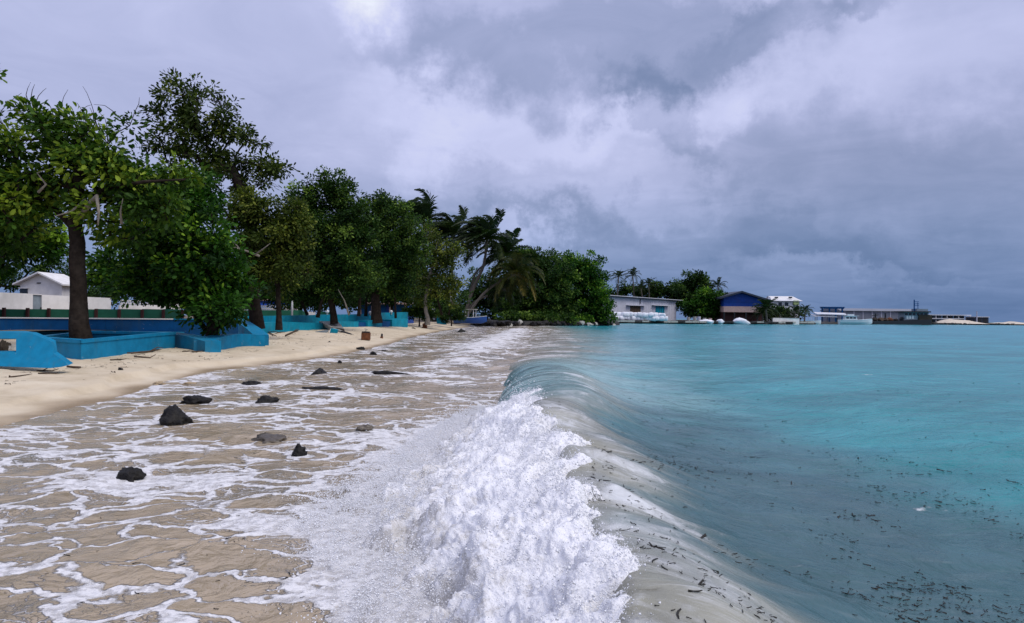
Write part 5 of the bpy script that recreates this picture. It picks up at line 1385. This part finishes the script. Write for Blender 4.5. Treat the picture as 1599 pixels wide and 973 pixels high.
def shed():
    Y = 84; x0, x1 = P2(670, Y)[0], P2(700, Y)[0]
    t = thing('grey_shed', ((x0 + x1) / 2, Y, .9), 'grey corrugated metal shed half hidden behind the airy tree', 'shed')
    n = 9
    for i in range(n):
        a = x0 + (x1 - x0) * i / n; b = x0 + (x1 - x0) * (i + .9) / n
        MB().box(((a + b) / 2, Y - .04, 2.2), (b - a, .06, 2.6)).build('sheet', GREYM, t)
    MB().box(((x0 + x1) / 2, Y + 2, 2.15), (x1 - x0, 3.98, 2.5)).build('wall', GREYM, t)
    MB().box(((x0 + x1) / 2, Y + 2, 3.62), (x1 - x0 + .4, 4.5, .12), 0, (.05, 0)).build('roof', ROOFW, t)
    MB().box((P2(683, Y)[0], Y - .1, 1.7), (.5, .08, 1.6)).build('door', DARKM, t)
    Y = 70; a, b = P2(682, Y), P2(697, Y)
    t = thing('teal_wall', (a[0], Y, .6), 'short turquoise wall piece between the two beach shrubs', 'wall')
    MB().wall(a, b, .3, 1.32, .2).build('wall_panel', TEAL, t); MB().wall((a[0] - .04, Y - .03), (b[0] + .04, Y - .03), 1.322, 1.38, .26).build('coping', TEAL, t)
shed()

# ------------------------------------------------------------------ the far quay
def warehouse():
    Y0, Y1 = 152, 172
    a, b = P2(952, Y0), P2(1056, Y1)
    t = thing('grey_warehouse', (a[0], Y0, .9), 'long grey sheet-metal warehouse with a pale mono-pitch roof on the quay', 'warehouse')
    za, zb = Z(966, 463.5, Y0), Z(1056, 470.5, Y1)
    d = (Vector(b) - Vector(a)); n = 36
    for i in range(n):
        f0, f1 = i / n, (i + .93) / n
        p, q = [a[k] + (b[k] - a[k]) * f0 for k in (0, 1)], [a[k] + (b[k] - a[k]) * f1 for k in (0, 1)]
        MB().wall(p, q, .9, za + (zb - za) * f0, .25, z1q=za + (zb - za) * f1).build('wall_sheet', GREYM, t)
    off = Vector((-d.y, d.x)).normalized()
    a2, b2 = (a[0] + off.x * .12, a[1] + off.y * .12), (b[0] + off.x * .12, b[1] + off.y * .12)
    MB().wall(a2, b2, .9, za - .05, 12, z1q=zb - .05).build('body', GREYM, t)
    e = .035
    ra, rb = (a[0] - d.x * e - off.x * .7, a[1] - d.y * e - off.y * .7), (b[0] + d.x * e * 2 - off.x * .7, b[1] + d.y * e * 2 - off.y * .7)
    MB().wall(ra, rb, za + .06, za + .22, 13.2, z1q=zb + .22, z0q=zb + .06).build('eaves', ROOFD, t)
    fr = (ra[0] + off.x * .02, ra[1] + off.y * .02); fr2 = (rb[0] + off.x * .02, rb[1] + off.y * .02)
    m = MB(); o3 = Vector((off.x * 13, off.y * 13, 0))
    A, B = Vector((fr[0], fr[1], za + .225)), Vector((fr2[0], fr2[1], zb + .225))
    m.hexa([A, B, B + o3, A + o3], [A + Vector((0, 0, .10)), B + Vector((0, 0, .10)), B + o3 + Vector((0, 0, .9)), A + o3 + Vector((0, 0, .9))]); m.build('roof', ROOFW, t)
    def on(px):                                # plan point on the front for a pixel column
        best = min(range(400), key=lambda i: abs(800 + F0 * (a[0] + (b[0] - a[0]) * i / 399) / (a[1] + (b[1] - a[1]) * i / 399) - px)) / 399
        return best
    for px0, px1, mt, nm in ((984.5, 1000, WOOD, 'door'), (1024, 1037.5, TEAL, 'door')):
        f0, f1 = on(px0), on(px1); fr_ = lambda f, o=-.12: (a[0] + d.x * f + off.x * o, a[1] + d.y * f + off.y * o)
        dr = MB().wall(fr_(f0), fr_(f1), .92, Z((px0 + px1) / 2, 478, fr_((f0 + f1) / 2)[1]), .1).build(nm, mt, t)
        zc_ = Z((px0 + px1) / 2, 477.5, fr_((f0 + f1) / 2)[1])
        MB().wall(fr_(f0 - .06, -.75), fr_(f1 + .06, -.75), zc_, zc_ + .1, .75).build('canopy', GREYM if mt is WOOD else ROOFW, t)
        for j in range(4):
            f = f0 + (f1 - f0) * (j + .5) / 4
            MB().wall(fr_(f - .002, -.15), fr_(f + .002, -.15), .95, zc_ - .05, .028).build('door_rib', DARKM, dr)
    f = on(999.5); p = (a[0] + d.x * f - off.x * .1, a[1] + d.y * f - off.y * .1)
    MB().box((p[0], p[1], Z(999, 471, p[1])), (.16, .16, 1.1)).build('downpipe', DARKM, t)
    # white bulk bags stacked along the quay edge
    r = random.Random(9)
    base = [blob(2, 300 + i, .16, 1.6, (.56, .5, .52)) for i in range(5)]
    for me in base:
        for v in me.vertices:
            c = v.co; v.co = Vector([math.copysign(abs(c[k] / s) ** .55 * s, c[k]) for k, s in enumerate((.62, .55, .56))])
        me.materials.append(BAGM); me.polygons.foreach_set('use_smooth', [True] * len(me.polygons)); me.name = 'bulk_bag'
    def bags(x0, x1, Y, zb, layers, step, group, label_end, label, z_px):
        for l in range(layers):
            n = int((x1 - x0 - l * step * .7) / step)
            for i in range(n):
                px = x0 + l * step * .45 + i * step + r.uniform(-1, 1)
                if l == 1 and px < x0 + 30 and r.random() < .3: continue
                p = at(px, 500, Y + r.uniform(-.25, .25))
                o = link('bulk_bag', base[r.randrange(5)]); o.location = (p.x, p.y, zb + .46 + l * .72 + r.uniform(-.07, .07))
                o.rotation_euler = (r.uniform(-.12, .12), r.uniform(-.12, .12), r.uniform(-.5, .5)); s = r.uniform(.88, 1.12); o.scale = (s * 1.05, s, s * .92)
                tag(o, label_end if l else label, 'bulk bag', group)
    bags(951, 1046, 143.6, .88, 2, 6.3, 'white bulk bags on the quay', 'plump white bulk bag in the upper row of the stack before the grey warehouse', 'plump white bulk bag in the bottom row of the stack before the grey warehouse', 0)
    t = thing('concrete_block', at(940, 501, 141), 'pale grey concrete block at the thicket end of the white bags', 'block')
    p = at(940.5, 498, 141)
    MB().box((p.x, p.y + .8, 1.55), (1.75, 1.5, 1.15)).build('block', CONC, t, bevel=.04); MB().box((p.x, p.y + .8, .93), (1.95, 1.7, .1)).build('base', CONC, t)
    # quay kerb stones
    for i in range(30):
        px = 936 + i * 11.2; Y = np.interp(px, [935, 1000, 1060, 1120, 1200, 1262, 1300], [139.4, 142.2, 146.2, 151.2, 159.2, 171.2, 189])
        a_, b_ = P2(px, Y), P2(px + 10.7, np.interp(px + 10.7, [935, 1000, 1060, 1120, 1200, 1262, 1300], [139.4, 142.2, 146.2, 151.2, 159.2, 171.2, 189]))
        o = MB().wall(a_, b_, .55 + r.uniform(-.05, .1), .93 + r.uniform(-.05, .04), 1.2).build('kerb_stone', CONC if r.random() < .55 else QUAY, bpy.data.objects['rocky_bank'])
    # tarpaulin-covered heaps
    for px0, px1, py0, Y, lab in ((1144, 1174, 494.5, 153.5, 'white tarpaulin heaped in a dome in front of the blue gabled hall'), (1092, 1116, 498.5, 150, 'low white tarpaulin on the quay beside drums'), (1118, 1134, 498, 151, 'small white tarpaulin mound between two larger ones')):
        c = at((px0 + px1) / 2, 503, Y); k = Y / F0; wdt = (px1 - px0) * k
        me = blob(3, int(px0), .18, 2.2, (wdt * .47, wdt * .35, (503.5 - py0) * k * .80)); me.materials.append(BAGM); me.polygons.foreach_set('use_smooth', [True] * len(me.polygons)); me.name = 'tarpaulin_heap'
        o = link('tarpaulin_heap', me); o.location = (c.x, c.y + .8, .75); tag(o, lab, 'tarpaulin', 'tarpaulin heaps on the quay')
    for px, hpx, mt, lab in ((1075, 6, CONC, 'pale drum standing alone beside the warehouse corner'), (1085, 7, CONC, 'tall pale drum next to another drum on the quay'), (1091.5, 7, GREYM, 'grey drum close against the tall pale drum'), (1100, 5, CONC, 'short pale drum under the trees on the quay'), (1109, 4.5, CREAM_P, 'reddish low drum near the tarpaulins')):
        Y = 153; c = at(px, 499, Y); k = Y / F0
        t = thing('drum', (c.x, c.y, .9), lab, 'drum', 'drums on the quay')
        MB().tube([(c.x, c.y, .9), (c.x, c.y, .9 + hpx * k)], 2.6 * k, 12).build('barrel', mt, t)
        for z_ in (.3, .7, 1.0): MB().tube([(c.x, c.y, .9 + hpx * k * z_ - .03), (c.x, c.y, .9 + hpx * k * z_ + .01)], 2.75 * k, 12).build('rim', mt, t)
warehouse()

def gable_hall():
    Y = 168
    xl0, xr0, xa = P2(1130, Y)[0], P2(1194, Y)[0], P2(1156, Y)[0]
    za, ze = Z(1156, 457.5, Y), Z(1130, 465, Y)
    zr = za - (za - ze) * (xr0 - xa) / (xa - xl0)
    t = thing('blue_gabled_hall', (xa, Y, .9), 'big blue gabled hall with a dark roof and pale band on the quay', 'hall')
    zm, zl = Z(1156, 478.5, Y), Z(1156, 487.5, Y)
    MB().prism([(xl0, Y, zm), (xr0, Y, zm), (xr0, Y, zr), (xa, Y, za), (xl0, Y, ze)], (0, 22, 0)).build('gable', ROYAL, t)
    MB().box(((xl0 + xr0) / 2, Y + 11, (zm + zl) / 2), (xr0 - xl0, 22, zm - zl)).build('pale_band', CREAM_P, t)
    MB().box(((xl0 + xr0) / 2, Y + 11.5, (.9 + zl) / 2), (xr0 - xl0 - .3, 20, zl - .9)).build('lower_wall', REDP, t)
    for px in (1131, 1147, 1165, 1183):
        x = P2(px, Y)[0]; MB().box((x, Y + .15, (.9 + zl) / 2), (.3, .3, zl - .92)).build('post', DARKM, t)
    for e, z_ in ((xl0 - 1.2, None), (xr0 + 1.6, None)):
        sl = (za - ze) / (xa - xl0); z2 = za - sl * abs(e - xa)
        MB().prism([(xa, Y - 1.2, za + .05), (e, Y - 1.2, z2 + .05), (e, Y - 1.2, z2 + .45), (xa, Y - 1.2, za + .45)], (0, 24, 0)).build('roof_slope', ROOFD, t)
    MB().box((P2(1152, Y)[0], Y - .02, Z(1152, 472, Y)), (7.5, .04, .05)).build('sheet_joint', BLUE_D, t)
    # white building behind
    Y = 205
    a, b = P2(1206, Y)[0], P2(1250, Y)[0]
    t = thing('white_roofed_house', ((a + b) / 2, Y, .9), 'white two-storey house with a bright pitched roof behind the palm clump', 'house')
    zt, ze, = Z(1230, 462.5, Y), Z(1230, 470.5, Y)
    MB().box(((a + b) / 2, Y + 5, (.9 + ze) / 2), (b - a - .5, 10, ze - .9)).build('wall', WHITE_P, t)
    MB().prism([(a - .3, Y - .6, ze), (b + .4, Y - .6, ze), (b + .4, Y + 11, ze), (a - .3, Y + 11, ze)][:2] + [(b - 1.0, Y + 3, zt), (a + .3, Y + 3, zt)], (0, .15, .0)).build('roof_edge', WHITE_P, t)
    m = MB(); m.add([(a - .3, Y - .6, ze + .1), (b + .4, Y - .6, ze + .1), (b - 1.0, Y + 4, zt + .1), (a + .3, Y + 4, zt + .1), (a - .3, Y + 10.6, ze + .1), (b + .4, Y + 10.6, ze + .1)], [(0, 1, 2, 3), (3, 2, 5, 4), (1, 5, 2), (0, 3, 4), (0, 4, 5, 1)]); m.build('roof', ROOFW, t)
    for px in (1214, 1236):
        x = P2(px, Y)[0]; MB().box((x, Y + 1.0, Z(px, 464.5, Y)), (.9, .5, .4)).build('skylight', GLASS, t)
    x = P2(1242.5, Y)[0]; MB().box((x, Y - .1, Z(1242, 472.5, Y)), (1.5, .5, 1.3)).build('yellow_green_panel', YELG, t)
    for px in (1218, 1228): MB().box((P2(px, Y)[0], Y - .02, Z(px, 475, Y)), (1.0, .1, 1.0)).build('window', GLASS, t)
    Y = 164; a, b = P2(1207, Y), P2(1248, Y + 4)
    t = thing('low_white_wall', (a[0], Y, .8), 'low white wall at the water beyond the palm clump', 'wall')
    for i in range(4):
        p = [a[k] + (b[k] - a[k]) * i / 4 for k in (0, 1)]; q = [a[k] + (b[k] - a[k]) * (i + .99) / 4 for k in (0, 1)]
        MB().wall(p, q, .3, 1.72, .3).build('wall_panel', WHITE_P, t)
    MB().wall((a[0] - .1, a[1] - .05), (b[0] + .1, b[1] - .05), 1.722, 1.80, .4).build('coping', CONC, t)
    # purple-blue steel portal
    Y = 200
    t = thing('blue_portal_frame', P2(1300, Y) + (.9,), 'dark blue open portal frame standing over the boats', 'frame')
    for px in (1284, 1295, 1305, 1315): MB().box((P2(px, Y)[0], Y, (.9 + Z(px, 482, Y)) / 2), (.35, .35, Z(px, 482, Y) - .9)).build('post', BLUE_D, t)
    MB().box((P2(1299.5, Y)[0], Y, Z(1300, 481.2, Y)), (36 * Y / F0, .6, .35)).build('top_beam', BLUE_D, t)
    for i in range(8): MB().box((P2(1283 + i * 4.7, Y)[0], Y, Z(1300, 481.2, Y) + .27), (.2, 2.4, .18)).build('cross_beam', BLUE_D, t)
    # canopy roofs below it
    for px0, px1, py, lab in ((1276, 1325, 491, 'long white awning in front of the blue portal frame'), (1273, 1308, 494.5, 'lower pale awning at the water below the long white one')):
        Y = 192; a, b = P2(px0, Y), P2(px1, Y); z_ = Z(1300, py, Y)
        t = thing('white_awning', ((a[0] + b[0]) / 2, Y, .9), lab, 'awning', 'awnings by the boats')
        MB().prism([(a[0], Y, z_), (b[0], Y, z_ - .15), (b[0], Y + 3, z_ + .3), (a[0], Y + 3, z_ + .5)], (0, 0, .12)).build('sheet', ROOFW, t)
        for i in range(4):
            x = a[0] + .1 + (b[0] - a[0] - .2) * i / 3; MB().box((x, Y + .3, (.9 + z_) / 2 - .1), (.12, .12, z_ - 1.1)).build('post', DARKM, t)
    p = at(1336, 505, 186); boat('white_launch', 'white cabin launch moored below the portal frame', (p.x, p.y, .10), 8.2, 2.6, 1.35, -.12, HULLW, HULLW, cabin=(3.2, 1.2, -1.3), group='moored boats')
    p = at(1268, 505, 178); boat('small_white_boat', 'small pale open boat moored beside the low white wall', (p.x, p.y, .12), 5.0, 1.7, .9, .2, HULLW, GREYM, canopy=True, group='moored boats')
gable_hall()

def far_right():
    Y = 258
    a, b = P2(1312, Y)[0], P2(1440, Y)[0]
    t = thing('long_grey_shed', ((a + b) / 2, Y, .9), 'very long low grey shed with a curved end behind the wreck', 'shed')
    zt, zm = Z(1380, 481.5, Y), Z(1380, 486, Y)
    MB().box(((a + b) / 2, Y + 8, (.9 + zm) / 2), (b - a, 16, zm - .9)).build('wall', SHELL, t)
    pts = [(a - .3, Y - .3, zm)] + [(a - .3, Y + 8 + 8.6 * math.cos(math.pi - i * math.pi / 8), zm + (zt - zm) * 1.0 * math.sin(i * math.pi / 8)) for i in range(0, 9)]
    MB().prism(pts[1:], (b - a + .6, 0, 0)).build('roof', SHELL, t)
    for i in range(9):
        x = a + (b - a) * (i + .5) / 9; MB().box((x, Y - .06, (.9 + zm) / 2), (.3, .12, zm - .95)).build('pier', GREYM, t)
    # rusting coaster
    Y = 206
    p = at(1405, 505, Y); k = Y / F0
    t = thing('rusting_coaster', (p.x, Y, .3), 'dark rusting coaster with a bridge house and ladder-like mast, lying at the quay', 'ship', 'moored boats')
    X = lambda px: P2(px, Y)[0]
    zz = lambda py: Z(1405, py, Y)
    hullp = [(1360, 505.5), (1358, 503), (1366, 501.6), (1400, 501), (1425, 499.5), (1446, 498.5), (1449, 500), (1447, 506)]
    MB().prism([Vector((X(x), Y - 2, zz(y) - (.6 if y > 505 else 0))) for x, y in hullp][::-1], (0, 5, 0)).build('hull', DARKM, t)
    MB().box(((X(1409) + X(1446)) / 2, Y + .5, (zz(499) + zz(487.5)) / 2), (X(1446) - X(1409), 3.6, zz(487.5) - zz(499))).build('bridge_house', GREY_P, t)
    br = bpy.data.objects[[o.name for o in t.children if o.name.startswith('bridge_house')][-1]]
    for i in range(6):
        x = X(1411.5 + i * 6); MB().box((x, Y - 1.32, zz(490.5)), (.8, .06, .7)).build('window', GLASS, br)
    for i in range(3): MB().box((X(1413 + i * 4.2), Y - 1.33, zz(495.5)), (.55, .08, .9)).build('panel', WHITE_P, br)
    MB().box(((X(1404) + X(1447)) / 2, Y + .3, zz(486.8)), (X(1447) - X(1404), 5, .35)).build('bridge_roof', DARKM, t)
    MB().box(((X(1428) + X(1446)) / 2, Y + .3, zz(484.5)), (X(1444) - X(1427), 3, .9)).build('wheelhouse', GREY_P, t)
    ms_ = MB().tube([(X(1427.5), Y, zz(487)), (X(1427.5), Y, zz(467.8))], .16, 6).build('mast', BLUE_D, t)
    MB().tube([(X(1433.5), Y, zz(487)), (X(1433), Y, zz(472))], .09, 6).build('mast_stay', BLUE_D, t)
    for py in (471, 474.2, 477, 482): MB().box(((X(1427.5) + X(1434.5)) / 2, Y, zz(py)), (X(1435) - X(1427.5), .14, .14)).build('crosstree', BLUE_D, ms_)
    MB().box((X(1440), Y - 1.4, zz(498)), (3.8, .6, 2.4)).build('stern_gear', SOIL, t)
    for px, py in ((1367, 490), (1382.5, 489.5)):
        MB().tube([(X(px), Y, zz(502)), (X(px), Y, zz(py))], .22, 6).build('derrick_post', DARKM, t)
    for a_, b_ in ((1365, 370), (1390, 395)): pass
    MB().tube([(X(1362), Y, zz(493.5)), (X(1372), Y, zz(492))], .12, 5).build('crosspiece', DARKM, t)
    for i, (px, w_, h_, mt) in enumerate(((1366, 7, 6, SOIL), (1375, 8, 6, WOOD), (1383, 7, 5.5, WOOD), (1390, 6, 7, RUST), (1399, 6, 4, SOIL), (1407, 5, 8, DARKM))):
        me = blob(2, 400 + i, .4, 1.6, (w_ * k * .6, 1.2, h_ * k * .6)); me.materials.append(mt)
        o = link('deck_cargo', me, t); o.location = Vector((X(px), Y, zz(501) + h_ * k * .25)) - t.location
    # concrete frame building
    Y = 262
    t = thing('open_frame_building', P2(1480, Y) + (.9,), 'unfinished two-storey concrete building with open dark bays behind the sand heap', 'building')
    X = lambda px: P2(px, Y)[0]
    z0, z1, z2 = .9, Z(1480, 497.6, Y), Z(1480, 492, Y)
    for i, (a_, b_) in enumerate(((1446, 1461.5), (1462.5, 1479), (1480, 1497), (1498, 1514.5))):
        for s_, (lo, hi) in enumerate(((z0, z1), (z1, z2))):
            MB().box(((X(a_) + X(b_)) / 2, Y + 3.4, (lo + hi) / 2), (X(b_) - X(a_), .2, hi - lo - .35)).build('bay', GLASS, t)
            MB().box((X(a_ + 4.5), Y + 3.0, (lo + hi) / 2 - .2), (1.1, .1, (hi - lo) * .6)).build('bay_door', GREY_P, t)
    for px in (1445.3, 1462, 1479.5, 1497.5, 1515.2): MB().box((X(px), Y + .2, (z0 + z2) / 2), (.28, .28, z2 - z0 - .01)).build('column', WHITE_P, t)
    for z_ in (z1, z2): MB().box(((X(1445) + X(1515.5)) / 2, Y + 1.8, z_ + .0), (X(1515.5) - X(1444.5), 4.4, .26)).build('floor_slab', WHITE_P, t)
    Y = 256; X = lambda px: P2(px, Y)[0]
    t = thing('dark_flat_shed', (X(1534), Y, .9), 'dark flat-roofed shed with a pale roof edge at the end of the spit', 'shed')
    z2 = Z(1534, 495.5, Y)
    MB().box((X(1534), Y + 3, (.9 + z2) / 2), (X(1544) - X(1524.5), 6, z2 - .9)).build('wall', ROOFD, t)
    MB().box((X(1534), Y + 3, z2 + .13), (X(1545) - X(1523.5), 6.6, .25)).build('roof', ROOFW, t)
    for px in (1529, 1538): MB().box((X(px), Y - .02, 2.0), (1.4, .06, 1.9)).build('door', DARKM, t)
    t = thing('chimney_mast', (X(1522.5), Y - 1, .9), 'slim grey mast beside the dark flat-roofed shed', 'mast')
    MB().tube([(X(1522.5), Y - 1, .8), (X(1522.5), Y - 1, Z(1522, 486, Y))], [.24, .16], 7).build('shaft', GREYM, t); MB().box((X(1522.5), Y - 1, 1.0), (1, 1, .3)).build('footing', CONC, t)
    # sand heap
    Y = 240
    def heap(pts, name, lab, Y, grp):
        px = np.array([p[0] for p in pts], float); tops = np.array([Z(p[0], p[1], Y) for p in pts])
        xx = np.linspace(px[0], px[-1], 70); hh = np.interp(xx, px, tops - .7)
        u = np.linspace(-1, 1, 16)
        XX = np.array([P2(q, Y)[0] for q in xx])[:, None] + 0 * u[None]; YY = Y + u[None] * 5 + 0 * XX
        ZZ = .45 + hh[:, None] * (1 - np.abs(u[None]) ** 1.4) * (1 + .10 * fbm(XX * .8, YY * .8, 2.0, 3)) + .25
        o = link(name, mesh_np(name, np.stack([XX, YY, ZZ], -1).reshape(-1, 3), grid_faces(*XX.shape)[:, ::-1], SANDP))
        tag(o, lab, 'sand heap', grp)
    heap([(1455, 505), (1466, 502.5), (1474, 499.2), (1482, 498.2), (1492, 499), (1500, 499.6), (1508, 499.8), (1516, 501.5), (1526, 503.2), (1532, 505)], 'sand_heap', 'large pale sand heap in front of the open concrete building', 236, 'sand heaps on the spit')
    heap([(1534, 506), (1548, 504.8), (1558, 503.4), (1566, 503.8), (1576, 502.2), (1582, 501.8), (1590, 503.5), (1610, 505), (1640, 506)], 'sand_heap', 'low pale sand bank running out along the spit', 246, 'sand heaps on the spit')
    r = random.Random(5)
    for i in range(26):
        px = 1450 + i * 6.1 + r.uniform(-2, 2); Y = np.interp(px, [1440, 1470, 1530, 1600], [214, 225, 235, 245]); p = at(px, 506, Y)
        me = blob(2, 500 + i, .35, 1.5, (r.uniform(.5, 1.1), .6, r.uniform(.3, .55))); me.materials.append(QUAY)
        o = link('boulder', me, bpy.data.objects['rocky_bank']); o.location = (p.x, p.y - .3, .62)
far_right()
def bank_boulders():
    r = random.Random(15)
    for i in range(44):
        px = 742 + i * 5.0 + r.uniform(-2, 2); Y = float(np.interp(px, [735, 770, 800, 850, 900, 945, 966], [84, 83, 84, 86, 90, 97, 104])); p = at(px, 506, Y)
        me = blob(2, 600 + i, .35, 1.5, (r.uniform(.25, .6), .45, r.uniform(.2, .42))); me.materials.append(ROCKM if r.random() < .75 else CONC)
        o = link('boulder', me, bpy.data.objects['rocky_bank']); o.location = (p.x, p.y - .5 + r.uniform(-.4, .3), .42 + r.uniform(-.1, .25)); o.rotation_euler = (0, 0, r.uniform(0, 6))
bank_boulders()

# far trees and palms behind the warehouse
GF = 'palms and trees behind the quay'
palm('dark coconut palm behind the thicket end of the grey warehouse', 185, [(962, 498), (964, 460), (966, 432)], .22, 20, 3.1, 221, group=GF, base_z=.9, wind=(-.2, 0, 0), nleaf=16)
palm('dark coconut palm standing tallest over the warehouse roof', 186, [(992, 498), (990, 460), (988, 430)], .22, 20, 3.0, 222, group=GF, base_z=.9, wind=(-.25, 0, 0), nleaf=16)
palm('dark coconut palm with its crown just above the warehouse roof', 184, [(1000, 498), (1003, 470), (1001, 450)], .2, 18, 2.9, 223, group=GF, base_z=.9, wind=(-.1, 0, 0), nleaf=16)
palm('dark coconut palm showing over the middle of the warehouse roof', 186, [(1013, 498), (1014, 470), (1013, 444)], .2, 18, 2.8, 224, group=GF, base_z=.9, wind=(-.15, 0, 0), nleaf=16)
palm('dark coconut palm between the tree and the blue gabled hall', 176, [(1120, 499), (1122, 470), (1121, 446)], .22, 20, 2.8, 225, group=GF, base_z=.9, wind=(-.1, 0, 0), nleaf=16)
palm('bushy low palm in front of the blue gabled hall', 160, [(1198, 502), (1197, 494), (1196, 482)], .26, 30, 3.5, 226, group=GF, base_z=.9, wind=(-.05, 0, 0), nleaf=18, elmin=-15, droop=.9)
palm('second low palm growing through the palm clump', 163, [(1190, 502), (1191, 497), (1190, 490)], .22, 24, 3.0, 227, group=GF, base_z=.9, wind=(.0, 0, 0), nleaf=16, elmin=-20, droop=.8)
palm('low palm before the white roofed house', 170, [(1240, 502), (1241, 494), (1242, 486)], .2, 22, 2.6, 228, group=GF, base_z=.9, wind=(.05, 0, 0), nleaf=16)
palm('palm with long drooping fronds at the house corner', 172, [(1256, 502), (1257, 492), (1258, 484)], .18, 18, 2.3, 229, group=GF, base_z=.9, wind=(.15, 0, 0), nleaf=16)
palm('low palm half hidden between the palm clump and the house', 170, [(1218, 502), (1218, 496), (1217, 489)], .2, 22, 2.6, 230, group=GF, base_z=.9, wind=(0, 0, 0), nleaf=16, droop=.8)
def ftree(label, Y, trunk, lobes, seed, mat=LEAF_B, tone0=-.1):
    tree('far_tree', label, 'tree', Y, trunk, .3, lobes, (.55, .4), mat, seed, dens=.85, clr=1.5, tone0=tone0, base_z=.9, wind=.1, group=GF, twig=.02)
ftree('dark rounded tree, the highest behind the warehouse end', 182, [(1085, 499), (1085, 470), (1085, 455)], [(1085, 436, 19, 11), (1070, 448, 24, 13), (1098, 450, 20, 15), (1085, 468, 32, 18), (1105, 480, 22, 16)], 301)
ftree('low dark tree over the middle of the warehouse roof', 190, [(1040, 499), (1040, 470), (1042, 462)], [(1030, 452, 18, 11), (1050, 452, 18, 12), (1010, 458, 18, 10), (1060, 462, 16, 14)], 302)
ftree('dark green tree beside the blue gabled hall', 172, [(1110, 500), (1110, 480), (1110, 465)], [(1108, 462, 18, 15), (1120, 475, 14, 20), (1095, 478, 16, 14), (1075, 482, 14, 12), (1110, 490, 20, 8)], 303, LEAF_G, -.12)
ftree('dark trees behind the thicket end of the warehouse', 192, [(975, 499), (975, 475), (976, 465)], [(978, 452, 16, 8), (995, 456, 14, 8), (962, 462, 14, 8)], 304)
ftree('dark bush behind the low palm clump', 176, [(1205, 500), (1206, 495), (1206, 488)], [(1215, 488, 18, 8), (1235, 490, 16, 8), (1195, 492, 14, 8)], 305)
